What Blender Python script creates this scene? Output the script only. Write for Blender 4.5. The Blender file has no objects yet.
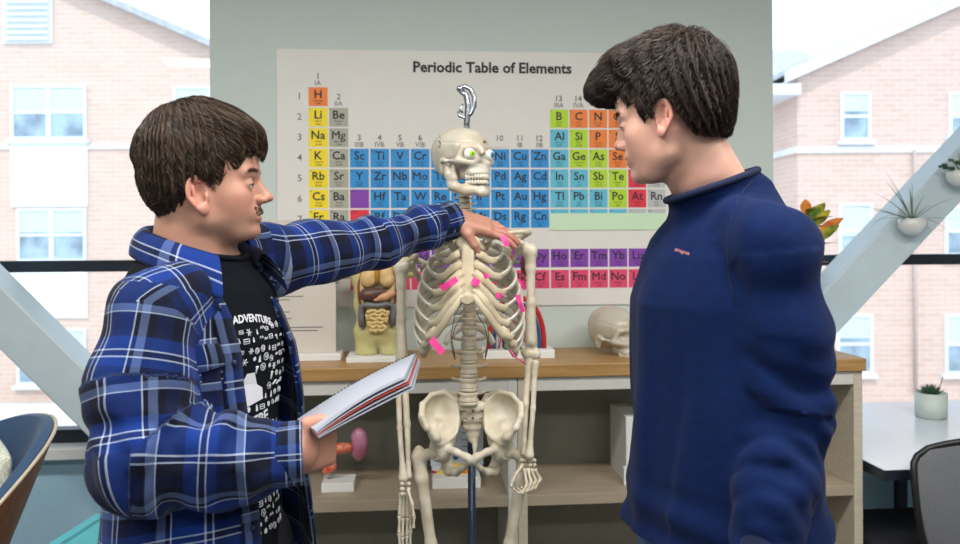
import bpy, bmesh, math, random
import numpy as np
from mathutils import Vector, Matrix, Euler
random.seed(7); rng = np.random.RandomState(11)
PI = math.pi
C = bpy.context.scene.collection
# ------------------------------------------------------------------ camera, world, lights
F = 800.0; CX = 480.0; HY = 235.0; EYE = 1.5
ROLL = math.radians(0.3); ALPHA = math.atan(0.08)
cam_data = bpy.data.cameras.new('camera'); cam = bpy.data.objects.new('camera', cam_data); C.objects.link(cam)
cam_data.sensor_width = 36.0; cam_data.lens = 36.0*F/960.0
cam_data.shift_y = -(272.0-HY)/960.0
cam_data.clip_start = 0.05; cam_data.clip_end = 300
cam.matrix_world = Matrix.Translation((0, 0, EYE)) @ Matrix.Rotation(PI/2, 4, 'X') @ Matrix.Rotation(-ROLL, 4, 'Z')
cam_data.dof.use_dof = True; cam_data.dof.focus_distance = 1.65; cam_data.dof.aperture_fstop = 5.0
bpy.context.scene.camera = cam
sc = bpy.context.scene
sc.view_settings.view_transform = 'Standard'; sc.view_settings.look = 'None'
sc.view_settings.exposure = 0.0; sc.view_settings.gamma = 1.0
sc.view_settings.use_curve_mapping = False
world = bpy.data.worlds.new('world'); sc.world = world; world.use_nodes = True
wn = world.node_tree; wn.nodes.clear()
wo = wn.nodes.new('ShaderNodeOutputWorld'); wb = wn.nodes.new('ShaderNodeBackground')
wb.inputs['Strength'].default_value = 2.15
wtc = wn.nodes.new('ShaderNodeTexCoord'); wnz = wn.nodes.new('ShaderNodeTexNoise'); wnz.inputs['Scale'].default_value = 2.2
wnz.inputs['Detail'].default_value = 4
wcr = wn.nodes.new('ShaderNodeValToRGB')
wcr.color_ramp.elements[0].position = 0.35; wcr.color_ramp.elements[0].color = (0.60, 0.78, 1.0, 1)
wcr.color_ramp.elements[1].position = 0.6; wcr.color_ramp.elements[1].color = (0.74, 0.87, 1.0, 1)
wn.links.new(wtc.outputs['Generated'], wnz.inputs['Vector']); wn.links.new(wnz.outputs['Fac'], wcr.inputs['Fac'])
wn.links.new(wcr.outputs['Color'], wb.inputs['Color']); wn.links.new(wb.outputs['Background'], wo.inputs['Surface'])

def add_light(name, kind, loc, rot, energy, color=(1, 1, 1), size=None, size_y=None, angle=None):
    ld = bpy.data.lights.new(name, kind); ld.energy = energy; ld.color = color
    if size: ld.shape = 'RECTANGLE'; ld.size = size; ld.size_y = size_y or size
    if angle is not None: ld.angle = angle
    o = bpy.data.objects.new(name, ld); C.objects.link(o); o.location = loc; o.rotation_euler = rot
    return o
add_light('sun', 'SUN', (0, -4, 9), (math.radians(38), 0, math.radians(-14)), 1.7, (1.0, 0.96, 0.9), angle=math.radians(3))
# ceiling light panels of the room (area lamps recessed in the fixtures built further down)
LAMPS = [(-1.3, 0.9), (0.25, 0.9), (1.8, 0.9), (-1.3, -1.2), (0.25, -1.2), (1.8, -1.2)]
for lx, ly in LAMPS:
    add_light('ceiling_lamp_light', 'AREA', (lx, ly, 2.755), (0, 0, 0), 33.0, (1.0, 0.96, 0.90), 1.15, 0.28)

# ------------------------------------------------------------------ placing
def P(px, py, Y):
    dx = px-CX; dy = py-HY; c = math.cos(ROLL); s = math.sin(ROLL)
    x0 = dx*c-dy*s; y0 = dx*s+dy*c
    return Vector((x0/F*Y, Y, EYE-y0/F*Y))
WY = 2.91
ROOM = Matrix.Translation((0, WY, 0)) @ Matrix.Rotation(ALPHA, 4, 'Z')
ROOMI = ROOM.inverted()
def RW(px, py, v):           # where the line of sight through a pixel meets the plane at depth v of the room: (u, v, z)
    p = P(px, py, 1.0); xp = p.x
    Y = (v/math.cos(ALPHA)+WY)/(1-xp*math.tan(ALPHA))
    return ROOMI @ P(px, py, Y)
def RU(px, v): return RW(px, 300, v).x

# ------------------------------------------------------------------ materials
def srgb(c):
    return tuple(((x/255.0)/12.92 if x/255.0 <= 0.04045 else ((x/255.0+0.055)/1.055)**2.4) for x in c[:3])+(1.0,)
MATS = {}
def mat(name, col=(200, 200, 200), rough=0.5, metal=0.0, var=0.06, vscale=12.0, bump=0.0, bscale=60.0, sss=0.0,
        spec=0.5, coat=0.0, sheen=0.0, stretch=None, col2=None, trans=0.0, emit=0.0, alpha=1.0, bdist=0.002):
    if name in MATS: return MATS[name]
    m = bpy.data.materials.new(name); m.use_nodes = True; nt = m.node_tree; N = nt.nodes; L = nt.links
    b = N['Principled BSDF']
    tc = N.new('ShaderNodeTexCoord'); mp = N.new('ShaderNodeMapping')
    L.new(tc.outputs['Object'], mp.inputs['Vector'])
    if stretch: mp.inputs['Scale'].default_value = stretch
    nz = N.new('ShaderNodeTexNoise'); nz.inputs['Scale'].default_value = vscale; nz.inputs['Detail'].default_value = 5
    L.new(mp.outputs['Vector'], nz.inputs['Vector'])
    base = srgb(col); c2 = srgb(col2) if col2 else tuple(max(0, x*(1-var*2)) for x in base[:3])+(1,)
    mx = N.new('ShaderNodeMix'); mx.data_type = 'RGBA'
    mr = N.new('ShaderNodeMapRange'); mr.inputs['From Min'].default_value = 0.35; mr.inputs['From Max'].default_value = 0.65
    L.new(nz.outputs['Fac'], mr.inputs['Value']); L.new(mr.outputs['Result'], mx.inputs['Factor'])
    mx.inputs[6].default_value = base; mx.inputs[7].default_value = c2
    L.new(mx.outputs[2], b.inputs['Base Color'])
    b.inputs['Roughness'].default_value = rough; b.inputs['Metallic'].default_value = metal
    b.inputs['Specular IOR Level'].default_value = spec
    if sss: b.inputs['Subsurface Weight'].default_value = sss; b.inputs['Subsurface Radius'].default_value = (0.012, 0.004, 0.002); b.inputs['Subsurface Scale'].default_value = 1.0
    if coat: b.inputs['Coat Weight'].default_value = coat; b.inputs['Coat Roughness'].default_value = 0.1
    if sheen: b.inputs['Sheen Weight'].default_value = sheen; b.inputs['Sheen Roughness'].default_value = 0.5
    if trans: b.inputs['Transmission Weight'].default_value = trans
    if emit: b.inputs['Emission Color'].default_value = base; b.inputs['Emission Strength'].default_value = emit
    if bump:
        bn = N.new('ShaderNodeTexNoise'); bn.inputs['Scale'].default_value = bscale; bn.inputs['Detail'].default_value = 6
        L.new(mp.outputs['Vector'], bn.inputs['Vector'])
        bp = N.new('ShaderNodeBump'); bp.inputs['Strength'].default_value = bump; bp.inputs['Distance'].default_value = bdist
        L.new(bn.outputs['Fac'], bp.inputs['Height']); L.new(bp.outputs['Normal'], b.inputs['Normal'])
    MATS[name] = m
    return m
def glass_mat(name, tint=(0.97, 0.99, 1.0), refl=0.06):
    m = bpy.data.materials.new(name); m.use_nodes = True; nt = m.node_tree; N = nt.nodes; L = nt.links; N.clear()
    o = N.new('ShaderNodeOutputMaterial'); t = N.new('ShaderNodeBsdfTransparent'); t.inputs['Color'].default_value = tint+(1,)
    g = N.new('ShaderNodeBsdfGlossy'); g.inputs['Roughness'].default_value = 0.02
    fr = N.new('ShaderNodeFresnel'); fr.inputs['IOR'].default_value = 1.3
    mx = N.new('ShaderNodeMixShader'); L.new(fr.outputs['Fac'], mx.inputs['Fac'])
    L.new(t.outputs[0], mx.inputs[1]); L.new(g.outputs[0], mx.inputs[2]); L.new(mx.outputs[0], o.inputs['Surface'])
    return m

# ------------------------------------------------------------------ object helpers
def link(o): C.objects.link(o); return o
def thing(name, label, cat, M=None, group=None):
    o = bpy.data.objects.new(name, None); link(o); o.empty_display_size = 0.05
    o.matrix_world = M if M is not None else Matrix()
    o['label'] = label; o['category'] = cat
    if group: o['group'] = group
    return o
def tag(o, label, cat, group=None):
    o['label'] = label; o['category'] = cat
    if group: o['group'] = group
    return o
def struct(o): o['kind'] = 'structure'; return o
class MB:
    """collects geometry for one mesh"""
    def __init__(s): s.v = []; s.f = []; s.m = []; s.smooth = []
    def add(s, vs, fs, M=None, mi=0, sm=False):
        o = len(s.v)
        if M is not None: vs = [M @ Vector(v) for v in vs]
        s.v += [tuple(v) for v in vs]; s.f += [tuple(i+o for i in f) for f in fs]; s.m += [mi]*len(fs); s.smooth += [sm]*len(fs)
        return s
    def box(s, a, b, M=None, mi=0):
        x0, y0, z0 = a; x1, y1, z1 = b
        vs = [(x0, y0, z0), (x1, y0, z0), (x1, y1, z0), (x0, y1, z0), (x0, y0, z1), (x1, y0, z1), (x1, y1, z1), (x0, y1, z1)]
        fs = [(0, 3, 2, 1), (4, 5, 6, 7), (0, 1, 5, 4), (1, 2, 6, 5), (2, 3, 7, 6), (3, 0, 4, 7)]
        return s.add(vs, fs, M, mi)
    def prism(s, poly, z0, z1, M=None, mi=0):      # poly of (x, y), extruded in z
        n = len(poly); vs = [(x, y, z0) for x, y in poly]+[(x, y, z1) for x, y in poly]
        fs = [tuple(range(n-1, -1, -1)), tuple(range(n, 2*n))]+[(i, (i+1) % n, n+(i+1) % n, n+i) for i in range(n)]
        return s.add(vs, fs, M, mi)
    def tube(s, pts, rad, n=10, M=None, mi=0, caps=True, flat=None, up=(0, 0, 1)):
        """tube through pts; rad number or list; flat = list/number of second-radius ratio"""
        pts = [Vector(p) for p in pts]; k = len(pts)
        rad = [rad]*k if not hasattr(rad, '__len__') else list(rad)
        fl = [1.0]*k if flat is None else ([flat]*k if not hasattr(flat, '__len__') else list(flat))
        vs = []; pu = None
        for i, p in enumerate(pts):
            t = (pts[min(i+1, k-1)]-pts[max(i-1, 0)])
            t = t.normalized() if t.length > 1e-9 else Vector((0, 0, 1))
            if pu is None:
                pu = Vector(up); 
                if abs(pu.dot(t)) > 0.95: pu = Vector((1, 0, 0))
            a = (pu-t*pu.dot(t)).normalized(); b = t.cross(a); pu = a
            for j in range(n):
                an = 2*PI*j/n
                vs.append(p+a*math.cos(an)*rad[i]*fl[i]+b*math.sin(an)*rad[i])
        fs = []
        for i in range(k-1):
            for j in range(n):
                fs.append((i*n+j, i*n+(j+1) % n, (i+1)*n+(j+1) % n, (i+1)*n+j))
        if caps: fs += [tuple(range(n-1, -1, -1)), tuple(range((k-1)*n, k*n))]
        return s.add(vs, fs, M, mi, True)
    def lathe(s, prof, n=24, M=None, mi=0):        # prof of (r, z)
        vs = []; k = len(prof)
        for r, z in prof:
            for j in range(n): vs.append((r*math.cos(2*PI*j/n), r*math.sin(2*PI*j/n), z))
        fs = []
        for i in range(k-1):
            for j in range(n): fs.append((i*n+j, i*n+(j+1) % n, (i+1)*n+(j+1) % n, (i+1)*n+j))
        fs += [tuple(range(n-1, -1, -1)), tuple(range((k-1)*n, k*n))]
        return s.add(vs, fs, M, mi, True)
    def ball(s, c, r, n=14, M=None, mi=0):
        r = (r, r, r) if not hasattr(r, '__len__') else r; vs = []; fs = []; h = n//2
        for i in range(h+1):
            th = PI*i/h
            for j in range(n): vs.append((c[0]+r[0]*math.sin(th)*math.cos(2*PI*j/n), c[1]+r[1]*math.sin(th)*math.sin(2*PI*j/n), c[2]+r[2]*math.cos(th)))
        for i in range(h):
            for j in range(n): fs.append((i*n+j, (i+1)*n+j, (i+1)*n+(j+1) % n, i*n+(j+1) % n))
        return s.add(vs, fs, M, mi, True)
    def build(s, name, mats, parent=None, M=None, bevel=0.0, label=None, smooth=None):
        me = bpy.data.meshes.new(name); me.from_pydata(s.v, [], s.f)
        mats = mats if isinstance(mats, (list, tuple)) else [mats]
        for m in mats: me.materials.append(m)
        me.polygons.foreach_set('material_index', s.m); me.polygons.foreach_set('use_smooth', s.smooth if smooth is None else [smooth]*len(s.f))
        me.update()
        return put(me, name, parent, M, bevel, label)
def put(me, name, parent=None, M=None, bevel=0.0, label=None):
    o = bpy.data.objects.new(name, me); link(o)
    if parent: o.parent = parent
    if M is not None:
        if parent: o.matrix_local = M
        else: o.matrix_world = M
    if bevel:
        b = o.modifiers.new('bevel', 'BEVEL'); b.width = bevel; b.segments = 2; b.limit_method = 'ANGLE'
    if label: o['label'] = label
    return o
# text
TXT = {}
def text_geo(body, size=1.0, bold=0.0, align='CENTER'):
    key = (body, bold)
    if key not in TXT:
        cu = bpy.data.curves.new('t', 'FONT'); cu.body = body; cu.size = 1.0; cu.offset = bold; cu.resolution_u = 2
        o = bpy.data.objects.new('t', cu); me = bpy.data.meshes.new_from_object(o)
        vs = [tuple(v.co) for v in me.vertices]; fs = [tuple(p.vertices) for p in me.polygons]
        bpy.data.objects.remove(o); bpy.data.curves.remove(cu); bpy.data.meshes.remove(me)
        TXT[key] = (vs, fs)
    vs, fs = TXT[key]
    if not vs: return [], []
    xs = [v[0] for v in vs]; x0, x1 = min(xs), max(xs)
    off = {'CENTER': -(x0+x1)/2, 'LEFT': -x0, 'RIGHT': -x1}[align]
    return [((v[0]+off)*size, v[1]*size, 0) for v in vs], fs
def add_text(mb, body, x, z, size, y=0.0, bold=0.0, align='CENTER', mi=0, M=None):
    vs, fs = text_geo(body, size, bold, align)      # upright text facing -Y
    mb.add([(v[0]+x, y, v[1]+z) for v in vs], fs, M, mi)

# ------------------------------------------------------------------ signed distance modelling
import openvdb
def A3(v): return np.array(v, dtype=np.float32)
def smin(a, b, k):
    h = np.clip(0.5+0.5*(b-a)/k, 0, 1); return b*(1-h)+a*h-k*h*(1-h)
def smax(a, b, k): return -smin(-a, -b, k)
def cap(p, a, b, ra, rb=None):
    rb = ra if rb is None else rb; a = A3(a); b = A3(b); pa = p-a; ba = b-a
    h = np.clip(pa@ba/max(float(ba@ba), 1e-12), 0, 1)
    return np.linalg.norm(pa-h[:, None]*ba, axis=1)-(ra+(rb-ra)*h)
def ell(p, c, r, R=None):
    q = p-A3(c)
    if R is not None: q = q@np.array(R, dtype=np.float32)       # R columns = local axes in world
    r = A3(r); k0 = np.linalg.norm(q/r, axis=1); k1 = np.linalg.norm(q/(r*r), axis=1)+1e-9
    return k0*(k0-1)/k1
def rbox(p, c, b, r, R=None):
    q = p-A3(c)
    if R is not None: q = q@np.array(R, dtype=np.float32)
    q = np.abs(q)-(A3(b)-r)
    return np.linalg.norm(np.maximum(q, 0), axis=1)+np.minimum(q.max(axis=1), 0)-r
def chain(p, pts, rs, k=0.01):
    d = None
    for i in range(len(pts)-1):
        e = cap(p, pts[i], pts[i+1], rs[i], rs[i+1]); d = e if d is None else (smin(d, e, k) if k else np.minimum(d, e))
    return d
def wob(p, fr, seed, n=6):        # smooth pseudo noise in about [-1, 1]
    r = np.random.RandomState(seed); o = np.zeros(len(p), np.float32)
    for _ in range(n):
        k = r.normal(size=3).astype(np.float32)*fr; o += np.sin(p@k+r.rand()*6.28)
    return o/math.sqrt(n*1.6)
def sdf_geo(f, lo, hi, h, cf=4, band=1.9):
    lo = A3(lo); hi = A3(hi)
    nc = np.maximum(np.ceil((hi-lo)/(h*cf)).astype(int), 1); H = h*cf
    gx = [lo[i]+(np.arange(nc[i])+0.5)*H-h*0.5 for i in range(3)]
    Pc = np.stack(np.meshgrid(*gx, indexing='ij'), -1).reshape(-1, 3).astype(np.float32)
    dc = np.concatenate([f(c) for c in np.array_split(Pc, max(1, len(Pc)//200000))]).astype(np.float32)
    act = (np.abs(dc) < H*0.5*band+h*2).reshape(nc)
    sgn = np.where(dc.reshape(nc) < 0, -1.0, 1.0).astype(np.float32)*h*10
    arr = np.repeat(np.repeat(np.repeat(sgn, cf, 0), cf, 1), cf, 2)
    ci = np.argwhere(act)
    off = np.stack(np.meshgrid(*[np.arange(cf)]*3, indexing='ij'), -1).reshape(-1, 3)
    for part in np.array_split(ci, max(1, len(ci)//4000)):
        if not len(part): continue
        idx = (part[:, None, :]*cf+off[None]).reshape(-1, 3)
        pts = (lo+idx*h).astype(np.float32)
        arr[idx[:, 0], idx[:, 1], idx[:, 2]] = f(pts)
    g = openvdb.FloatGrid(float(h*10)); g.copyFromArray(arr)
    v, q = g.convertToQuads(isovalue=0.0)
    v = np.asarray(v)*h+lo; q = np.asarray(q)
    if len(q):
        a, b, c = v[q[:, 0]], v[q[:, 1]], v[q[:, 2]]
        n = np.cross(b-a, c-a); ctr = (a+c)*0.5
        e = h*0.5; nn = n/(np.linalg.norm(n, axis=1)[:, None]+1e-12); s = slice(0, len(q), max(1, len(q)//500))
        df = f((ctr[s]+nn[s]*e).astype(np.float32))-f((ctr[s]-nn[s]*e).astype(np.float32))
        if df.sum() < 0: q = q[:, ::-1]
    return v, q
def geo_mesh(name, parts, mats, smooth=True):
    """parts: list of (v, q) or (v, q, mi) joined into one mesh"""
    vs = []; qs = []; ms = []; o = 0
    for p in parts:
        v, q = p[0], p[1]; vs.append(v); qs.append(q+o); ms.append(np.full(len(q), p[2] if len(p) > 2 else 0)); o += len(v)
    v = np.concatenate(vs).astype(np.float32); q = np.concatenate(qs).astype(np.int32); mi = np.concatenate(ms).astype(np.int32)
    k = q.shape[1]
    me = bpy.data.meshes.new(name); me.vertices.add(len(v)); me.vertices.foreach_set('co', v.ravel())
    me.loops.add(q.size); me.loops.foreach_set('vertex_index', q.ravel())
    me.polygons.add(len(q)); me.polygons.foreach_set('loop_start', np.arange(0, q.size, k, dtype=np.int32))
    me.polygons.foreach_set('loop_total', np.full(len(q), k, dtype=np.int32))
    for m in (mats if isinstance(mats, (list, tuple)) else [mats]): me.materials.append(m)
    me.polygons.foreach_set('material_index', mi); me.polygons.foreach_set('use_smooth', np.full(len(q), smooth))
    me.update(calc_edges=True); me.validate()
    return me
def sdf_obj(name, f, lo, hi, h, mats, parent=None, M=None, label=None, smooth_iter=0):
    me = geo_mesh(name, [sdf_geo(f, lo, hi, h)], mats)
    o = put(me, name, parent, M, 0, label)
    if smooth_iter:
        s = o.modifiers.new('smooth', 'SMOOTH'); s.factor = 0.5; s.iterations = smooth_iter
    return o
def set_vec(me, name, arr):
    a = me.attributes.new(name, 'FLOAT_VECTOR', 'POINT'); a.data.foreach_set('vector', np.asarray(arr, np.float32).ravel())
def set_f(me, name, arr):
    a = me.attributes.new(name, 'FLOAT', 'POINT'); a.data.foreach_set('value', np.asarray(arr, np.float32).ravel())
def get_v(me):
    v = np.empty(len(me.vertices)*3, np.float32); me.vertices.foreach_get('co', v); return v.reshape(-1, 3)
# ================================================================== the setting
M_wall = mat('wall_paint', (201, 212, 209), 0.85, var=0.01, bump=0.15, bscale=300, bdist=0.0006)
M_sillwall = mat('blue_wall_paint', (182, 222, 246), 0.8, var=0.02, bump=0.1, bscale=200, bdist=0.0006)
M_ceil = mat('ceiling_paint', (235, 235, 230), 0.9, var=0.02)
M_floor = mat('floor_carpet', (96, 98, 100), 0.95, var=0.2, vscale=80, bump=0.5, bscale=400)
M_dark = mat('dark_window_metal', (42, 50, 62), 0.4, metal=0.3, var=0.05)
M_white = mat('white_paint', (232, 233, 232), 0.45, var=0.02)
M_steel = mat('painted_steel_brace', (205, 222, 230), 0.42, var=0.02, bump=0.05, bscale=90)
u0 = RU(211, 0); u1 = RU(774, 0); WV = 0.55
def rb(name, a, b, m, bevel=0.0, kind=True):
    o = MB().box(a, b).build(name, m, None, ROOM, bevel)
    if kind: struct(o)
    return o
rb('floor', (-4.2, -6.5, -0.1), (4.6, WV+0.2, 0.0), M_floor)
rb('ceiling', (-4.2, -6.5, 2.8), (4.6, WV+0.2, 2.95), M_ceil)
rb('wall_back', (u0, 0.0, 0.0), (u1, WV+0.2, 2.8), M_wall)
# window walls to either side of the column: sill wall, sill board, mullions, glass
SZ = 0.60
for side, ua, ub in (('left', -4.2, u0), ('right', u1, 4.6)):
    rb('wall_'+side, (ua, WV, 0.0), (ub, WV+0.2, SZ), M_sillwall)
    rb('trim_'+side, (ua, WV-0.10, SZ), (ub, WV+0.10, SZ+0.045), M_white, 0.004)
    w = MB()
    w.box((ua, WV+0.0, SZ+0.045), (ub, WV+0.07, SZ+0.10)); w.box((ua, WV+0.0, 1.355), (ub, WV+0.07, 1.402))
    w.box((ua, WV+0.0, 2.72), (ub, WV+0.07, 2.80))
    ends = [ua, ub-0.05] if side == 'left' else [ua, ub-0.05]
    for x in ends: w.box((x, WV+0.001, SZ+0.045), (x+0.05, WV+0.069, 2.8))
    mid = ua+0.75 if side == 'left' else ub-0.9
    w.box((mid, WV+0.001, SZ+0.045), (mid+0.05, WV+0.069, 2.8))
    fr = w.build('window_1' if side == 'left' else 'window_2', M_dark, None, ROOM); struct(fr)
    g = MB().box((ua+0.05, WV+0.03, SZ+0.10), (ub-0.05, WV+0.036, 2.72)).build('glass_pane', glass_mat('window_glass_'+side), fr)
    rb('trim_1' if side == 'left' else 'trim_2', (ua, WV+0.005, SZ+0.04502), (ub, WV+0.06, SZ+0.0451), M_white)
# walls at the sides of the room
rb('wall_side_left', (-4.4, -6.5, 0), (-4.2, WV+0.2, 2.95), M_wall)
rb('wall_side_right', (4.6, -6.5, 0), (4.8, WV+0.2, 2.95), M_wall)
rb('wall_front', (-4.2, -6.5, 0), (4.6, -6.35, 2.8), M_wall)
# ceiling light fixtures
M_lamp = mat('lamp_diffuser', (255, 250, 240), 0.5, var=0.0, emit=1.6)
for i, (lx, ly) in enumerate(LAMPS):
    t = thing('ceiling_light', ['rectangular ceiling light nearest the left window', 'rectangular ceiling light above the skeleton', 'rectangular ceiling light nearest the right window',
        'rectangular ceiling light behind the camera on the left', 'rectangular ceiling light behind the camera in the middle', 'rectangular ceiling light behind the camera on the right'][i], 'ceiling light', Matrix.Translation((lx, ly, 2.8)), 'ceiling lights')
    m = MB(); m.box((-0.62, -0.18, -0.04), (-0.59, 0.18, 0.0)); m.box((0.59, -0.18, -0.04), (0.62, 0.18, 0.0)); m.box((-0.59, -0.18, -0.04), (0.59, -0.15, 0.0)); m.box((-0.59, 0.15, -0.04), (0.59, 0.18, 0.0))
    m.build('frame', M_white, t); MB().box((-0.59, -0.15, -0.03), (0.59, 0.15, -0.02)).build('diffuser', M_lamp, t)

# diagonal steel braces standing in front of the windows
def brace(label, top_a, top_b, v0, v1, width):
    """slanted box beam in the room plane: from point a to b given as (u, z), front face at v0, back at v1"""
    a = Vector(top_a); b = Vector(top_b); d = (b-a).normalized(); n = Vector((-d.y, d.x))*width/2
    poly = [a+n, b+n, b-n, a-n]
    vs = [(p.x, v0, p.y) for p in poly]+[(p.x, v1, p.y) for p in poly]
    o = MB().add(vs, [(0, 1, 2, 3), (7, 6, 5, 4), (0, 4, 5, 1), (1, 5, 6, 2), (2, 6, 7, 3), (3, 7, 4, 0)]).build('diagonal_brace', M_steel, None, ROOM, 0.008)
    bmx = o.data
    tag(o, label, 'steel brace')
    return o
VB = 0.26
def extend(p, q, z):     # point on the line p-q at height z
    t = (z-p.z)/(q.z-p.z); return (p.x+(q.x-p.x)*t, z)
# right brace centre line from the front face edges
ra, rb_ = RW(960, 175, VB), RW(881, 259, VB)
brace('pale blue steel brace slanting across the right window, holding two white pots', extend(ra, rb_, 2.79), extend(ra, rb_, 0.01), VB, VB+0.16, 0.165)
la, lb = RW(0, 318, VB), RW(85, 402, VB)
brace('pale blue steel brace slanting down across the left window behind the plaid shirt', extend(la, lb, 2.79), extend(la, lb, 0.01), VB, VB+0.16, 0.17)

# ================================================================== outside
def brick_mat(name, c1, c2, mortar, scale=1.0):
    m = bpy.data.materials.new(name); m.use_nodes = True; N = m.node_tree.nodes; L = m.node_tree.links; b = N['Principled BSDF']
    tc = N.new('ShaderNodeTexCoord'); sp = N.new('ShaderNodeSeparateXYZ'); cb = N.new('ShaderNodeCombineXYZ'); ad = N.new('ShaderNodeMath')
    L.new(tc.outputs['Object'], sp.inputs[0]); L.new(sp.outputs['X'], ad.inputs[0]); L.new(sp.outputs['Y'], ad.inputs[1])
    L.new(ad.outputs[0], cb.inputs['X']); L.new(sp.outputs['Z'], cb.inputs['Y'])
    br = N.new('ShaderNodeTexBrick'); L.new(cb.outputs[0], br.inputs['Vector'])
    br.inputs['Scale'].default_value = scale; br.inputs['Brick Width'].default_value = 0.44; br.inputs['Row Height'].default_value = 0.15
    br.inputs['Mortar Size'].default_value = 0.012
    br.inputs['Color1'].default_value = srgb(c1); br.inputs['Color2'].default_value = srgb(c2); br.inputs['Mortar'].default_value = srgb(mortar)
    nz = N.new('ShaderNodeTexNoise'); nz.inputs['Scale'].default_value = 1.2; nz.inputs['Detail'].default_value = 6
    mx = N.new('ShaderNodeMix'); mx.data_type = 'RGBA'; mx.inputs[7].default_value = srgb(tuple(min(255, x+14) for x in c1))
    L.new(tc.outputs['Object'], nz.inputs['Vector'])
    ml = N.new('ShaderNodeMath'); ml.operation = 'MULTIPLY'; ml.inputs[1].default_value = 0.45
    L.new(nz.outputs['Fac'], ml.inputs[0]); L.new(ml.outputs[0], mx.inputs['Factor']); L.new(br.outputs['Color'], mx.inputs[6])
    L.new(mx.outputs[2], b.inputs['Base Color']); b.inputs['Roughness'].default_value = 0.9
    return m
M_brickL = brick_mat('pale_brick', (214, 186, 170), (207, 176, 158), (218, 202, 188))
M_brickR = brick_mat('pink_brick', (212, 182, 168), (203, 170, 154), (216, 200, 186))
M_stone = mat('white_stone_band', (228, 224, 220), 0.8)
M_fascia = mat('white_fascia', (228, 232, 238), 0.6)
M_pane = mat('distant_window_pane', (170, 190, 205), 0.15, var=0.25, vscale=1.5)
M_blind = mat('window_blind', (205, 215, 215), 0.6, var=0.05)
M_panel = mat('white_wall_panel', (238, 238, 236), 0.7)
M_roof = mat('grey_roof_shingle', (190, 190, 192), 0.9, var=0.1, vscale=4)
M_street = mat('outside_pavement', (205, 200, 196), 0.9, var=0.06, vscale=1)
YB = 25.0
GZ = -3.65
st = MB().box((-60, WY+1.5, GZ-0.1), (60, 90, GZ)).build('ground', M_street); struct(st)
def fwin(par, px0, py0, px1, py1, Yf, cols=1, rows=2, blind=0.5, fr=0.09):
    a = P(px0, py1, Yf); b = P(px1, py0, Yf); m = MB(); f = fr
    x0, x1, z0, z1 = a.x, b.x, a.z, b.z
    y = Yf-0.08
    m.box((x0, y, z0), (x0+f, Yf+.02, z1)); m.box((x1-f, y, z0), (x1, Yf+.02, z1)); m.box((x0+f, y, z0), (x1-f, Yf+.02, z0+f)); m.box((x0+f, y, z1-f), (x1-f, Yf+.02, z1))
    for k in range(1, cols):
        x = x0+(x1-x0)*k/cols; m.box((x-f*.8, y+.005, z0+f), (x+f*.8, Yf+.02, z1-f))
    for k in range(1, rows):
        z = z0+(z1-z0)*k/rows; m.box((x0+f, y+.03, z-f*.5), (x1-f, Yf+.02, z+f*.5))
    m.box((x0-0.1, y-0.08, z0-0.12), (x1+0.1, Yf+.02, z0-.001), mi=0)
    w = m.build('window', M_fascia, par)
    MB().box((x0+f, Yf-0.03, z0+f), (x1-f, Yf-0.01, z1-f)).build('pane', M_pane, w)
    if blind: MB().box((x0+f, Yf-0.045, z1-(z1-z0)*blind), (x1-f, Yf-0.032, z1-f)).build('blind', M_blind, w)
    return w
# left building: gabled end wall
B1 = thing('brick_building', 'pale brick building with a louvred vent, seen through the left window', 'building')
g0 = P(-260, 0, YB).x; g1 = P(330, 0, YB).x
r0 = P(92, -3, YB); r1 = P(211, 48, YB); sl = (r1.z-r0.z)/(r1.x-r0.x)
apx = P(-20, 0, YB).x
def rz(x): return r0.z+sl*(x-r0.x) if x > apx else r0.z+sl*(apx-r0.x)+sl*-(apx-x)*-1*-1
zap = r0.z+sl*(apx-r0.x)
poly = [(g0, GZ), (g1, GZ), (g1, r0.z+sl*(g1-r0.x)), (apx, zap), (g0, zap+sl*(apx-g0))]
MXZ = Matrix(((1, 0, 0, 0), (0, 0, -1, 0), (0, 1, 0, 0), (0, 0, 0, 1)))     # (x, z, y) -> upright
MB().prism(poly, -(YB+6), -YB, MXZ).build('wall', M_brickL, B1)
m = MB()
def slope_board(m, x0, z0, x1, z1, th, ya, yb):
    m.add([(x0, ya, z0), (x1, ya, z1), (x1, ya, z1+th), (x0, ya, z0+th), (x0, yb, z0), (x1, yb, z1), (x1, yb, z1+th), (x0, yb, z0+th)],
          [(0, 1, 2, 3), (7, 6, 5, 4), (0, 4, 5, 1), (1, 5, 6, 2), (2, 6, 7, 3), (3, 7, 4, 0)])
slope_board(m, apx, zap, g1+0.5, r0.z+sl*(g1+0.5-r0.x), 0.22, YB-0.45, YB+6.2)
slope_board(m, g0-0.5, zap+sl*(apx-g0+0.5), apx, zap, 0.22, YB-0.45, YB+6.2)
m.build('roof', M_roof, B1)
m = MB(); a = P(-300, 151, YB-.05); b = P(330, 145, YB-.05); m.box((a.x, YB-.06, a.z), (b.x, YB+.02, a.z+0.16)); m.build('stone_band', M_stone, B1)
for (x0, y0, x1, y1) in ((12, 140, 88, 207), (12, 262, 88, 318), (172, 140, 250, 207)):
    a = P(x0, y1, YB); b = P(x1, y0, YB); MB().box((a.x, YB-.07, a.z), (b.x, YB+.02, b.z)).build('wall_panel', M_panel, B1)
fwin(B1, 12, 85, 87, 140, YB, 2, 2, 0.5); fwin(B1, 18, 208, 87, 262, YB, 2, 2, 0.45); fwin(B1, 18, 328, 87, 385, YB, 2, 2, 0.5)
fwin(B1, 174, 86, 250, 140, YB, 2, 2, 0.5); fwin(B1, 174, 208, 250, 262, YB, 2, 2, 0.5)
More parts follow.
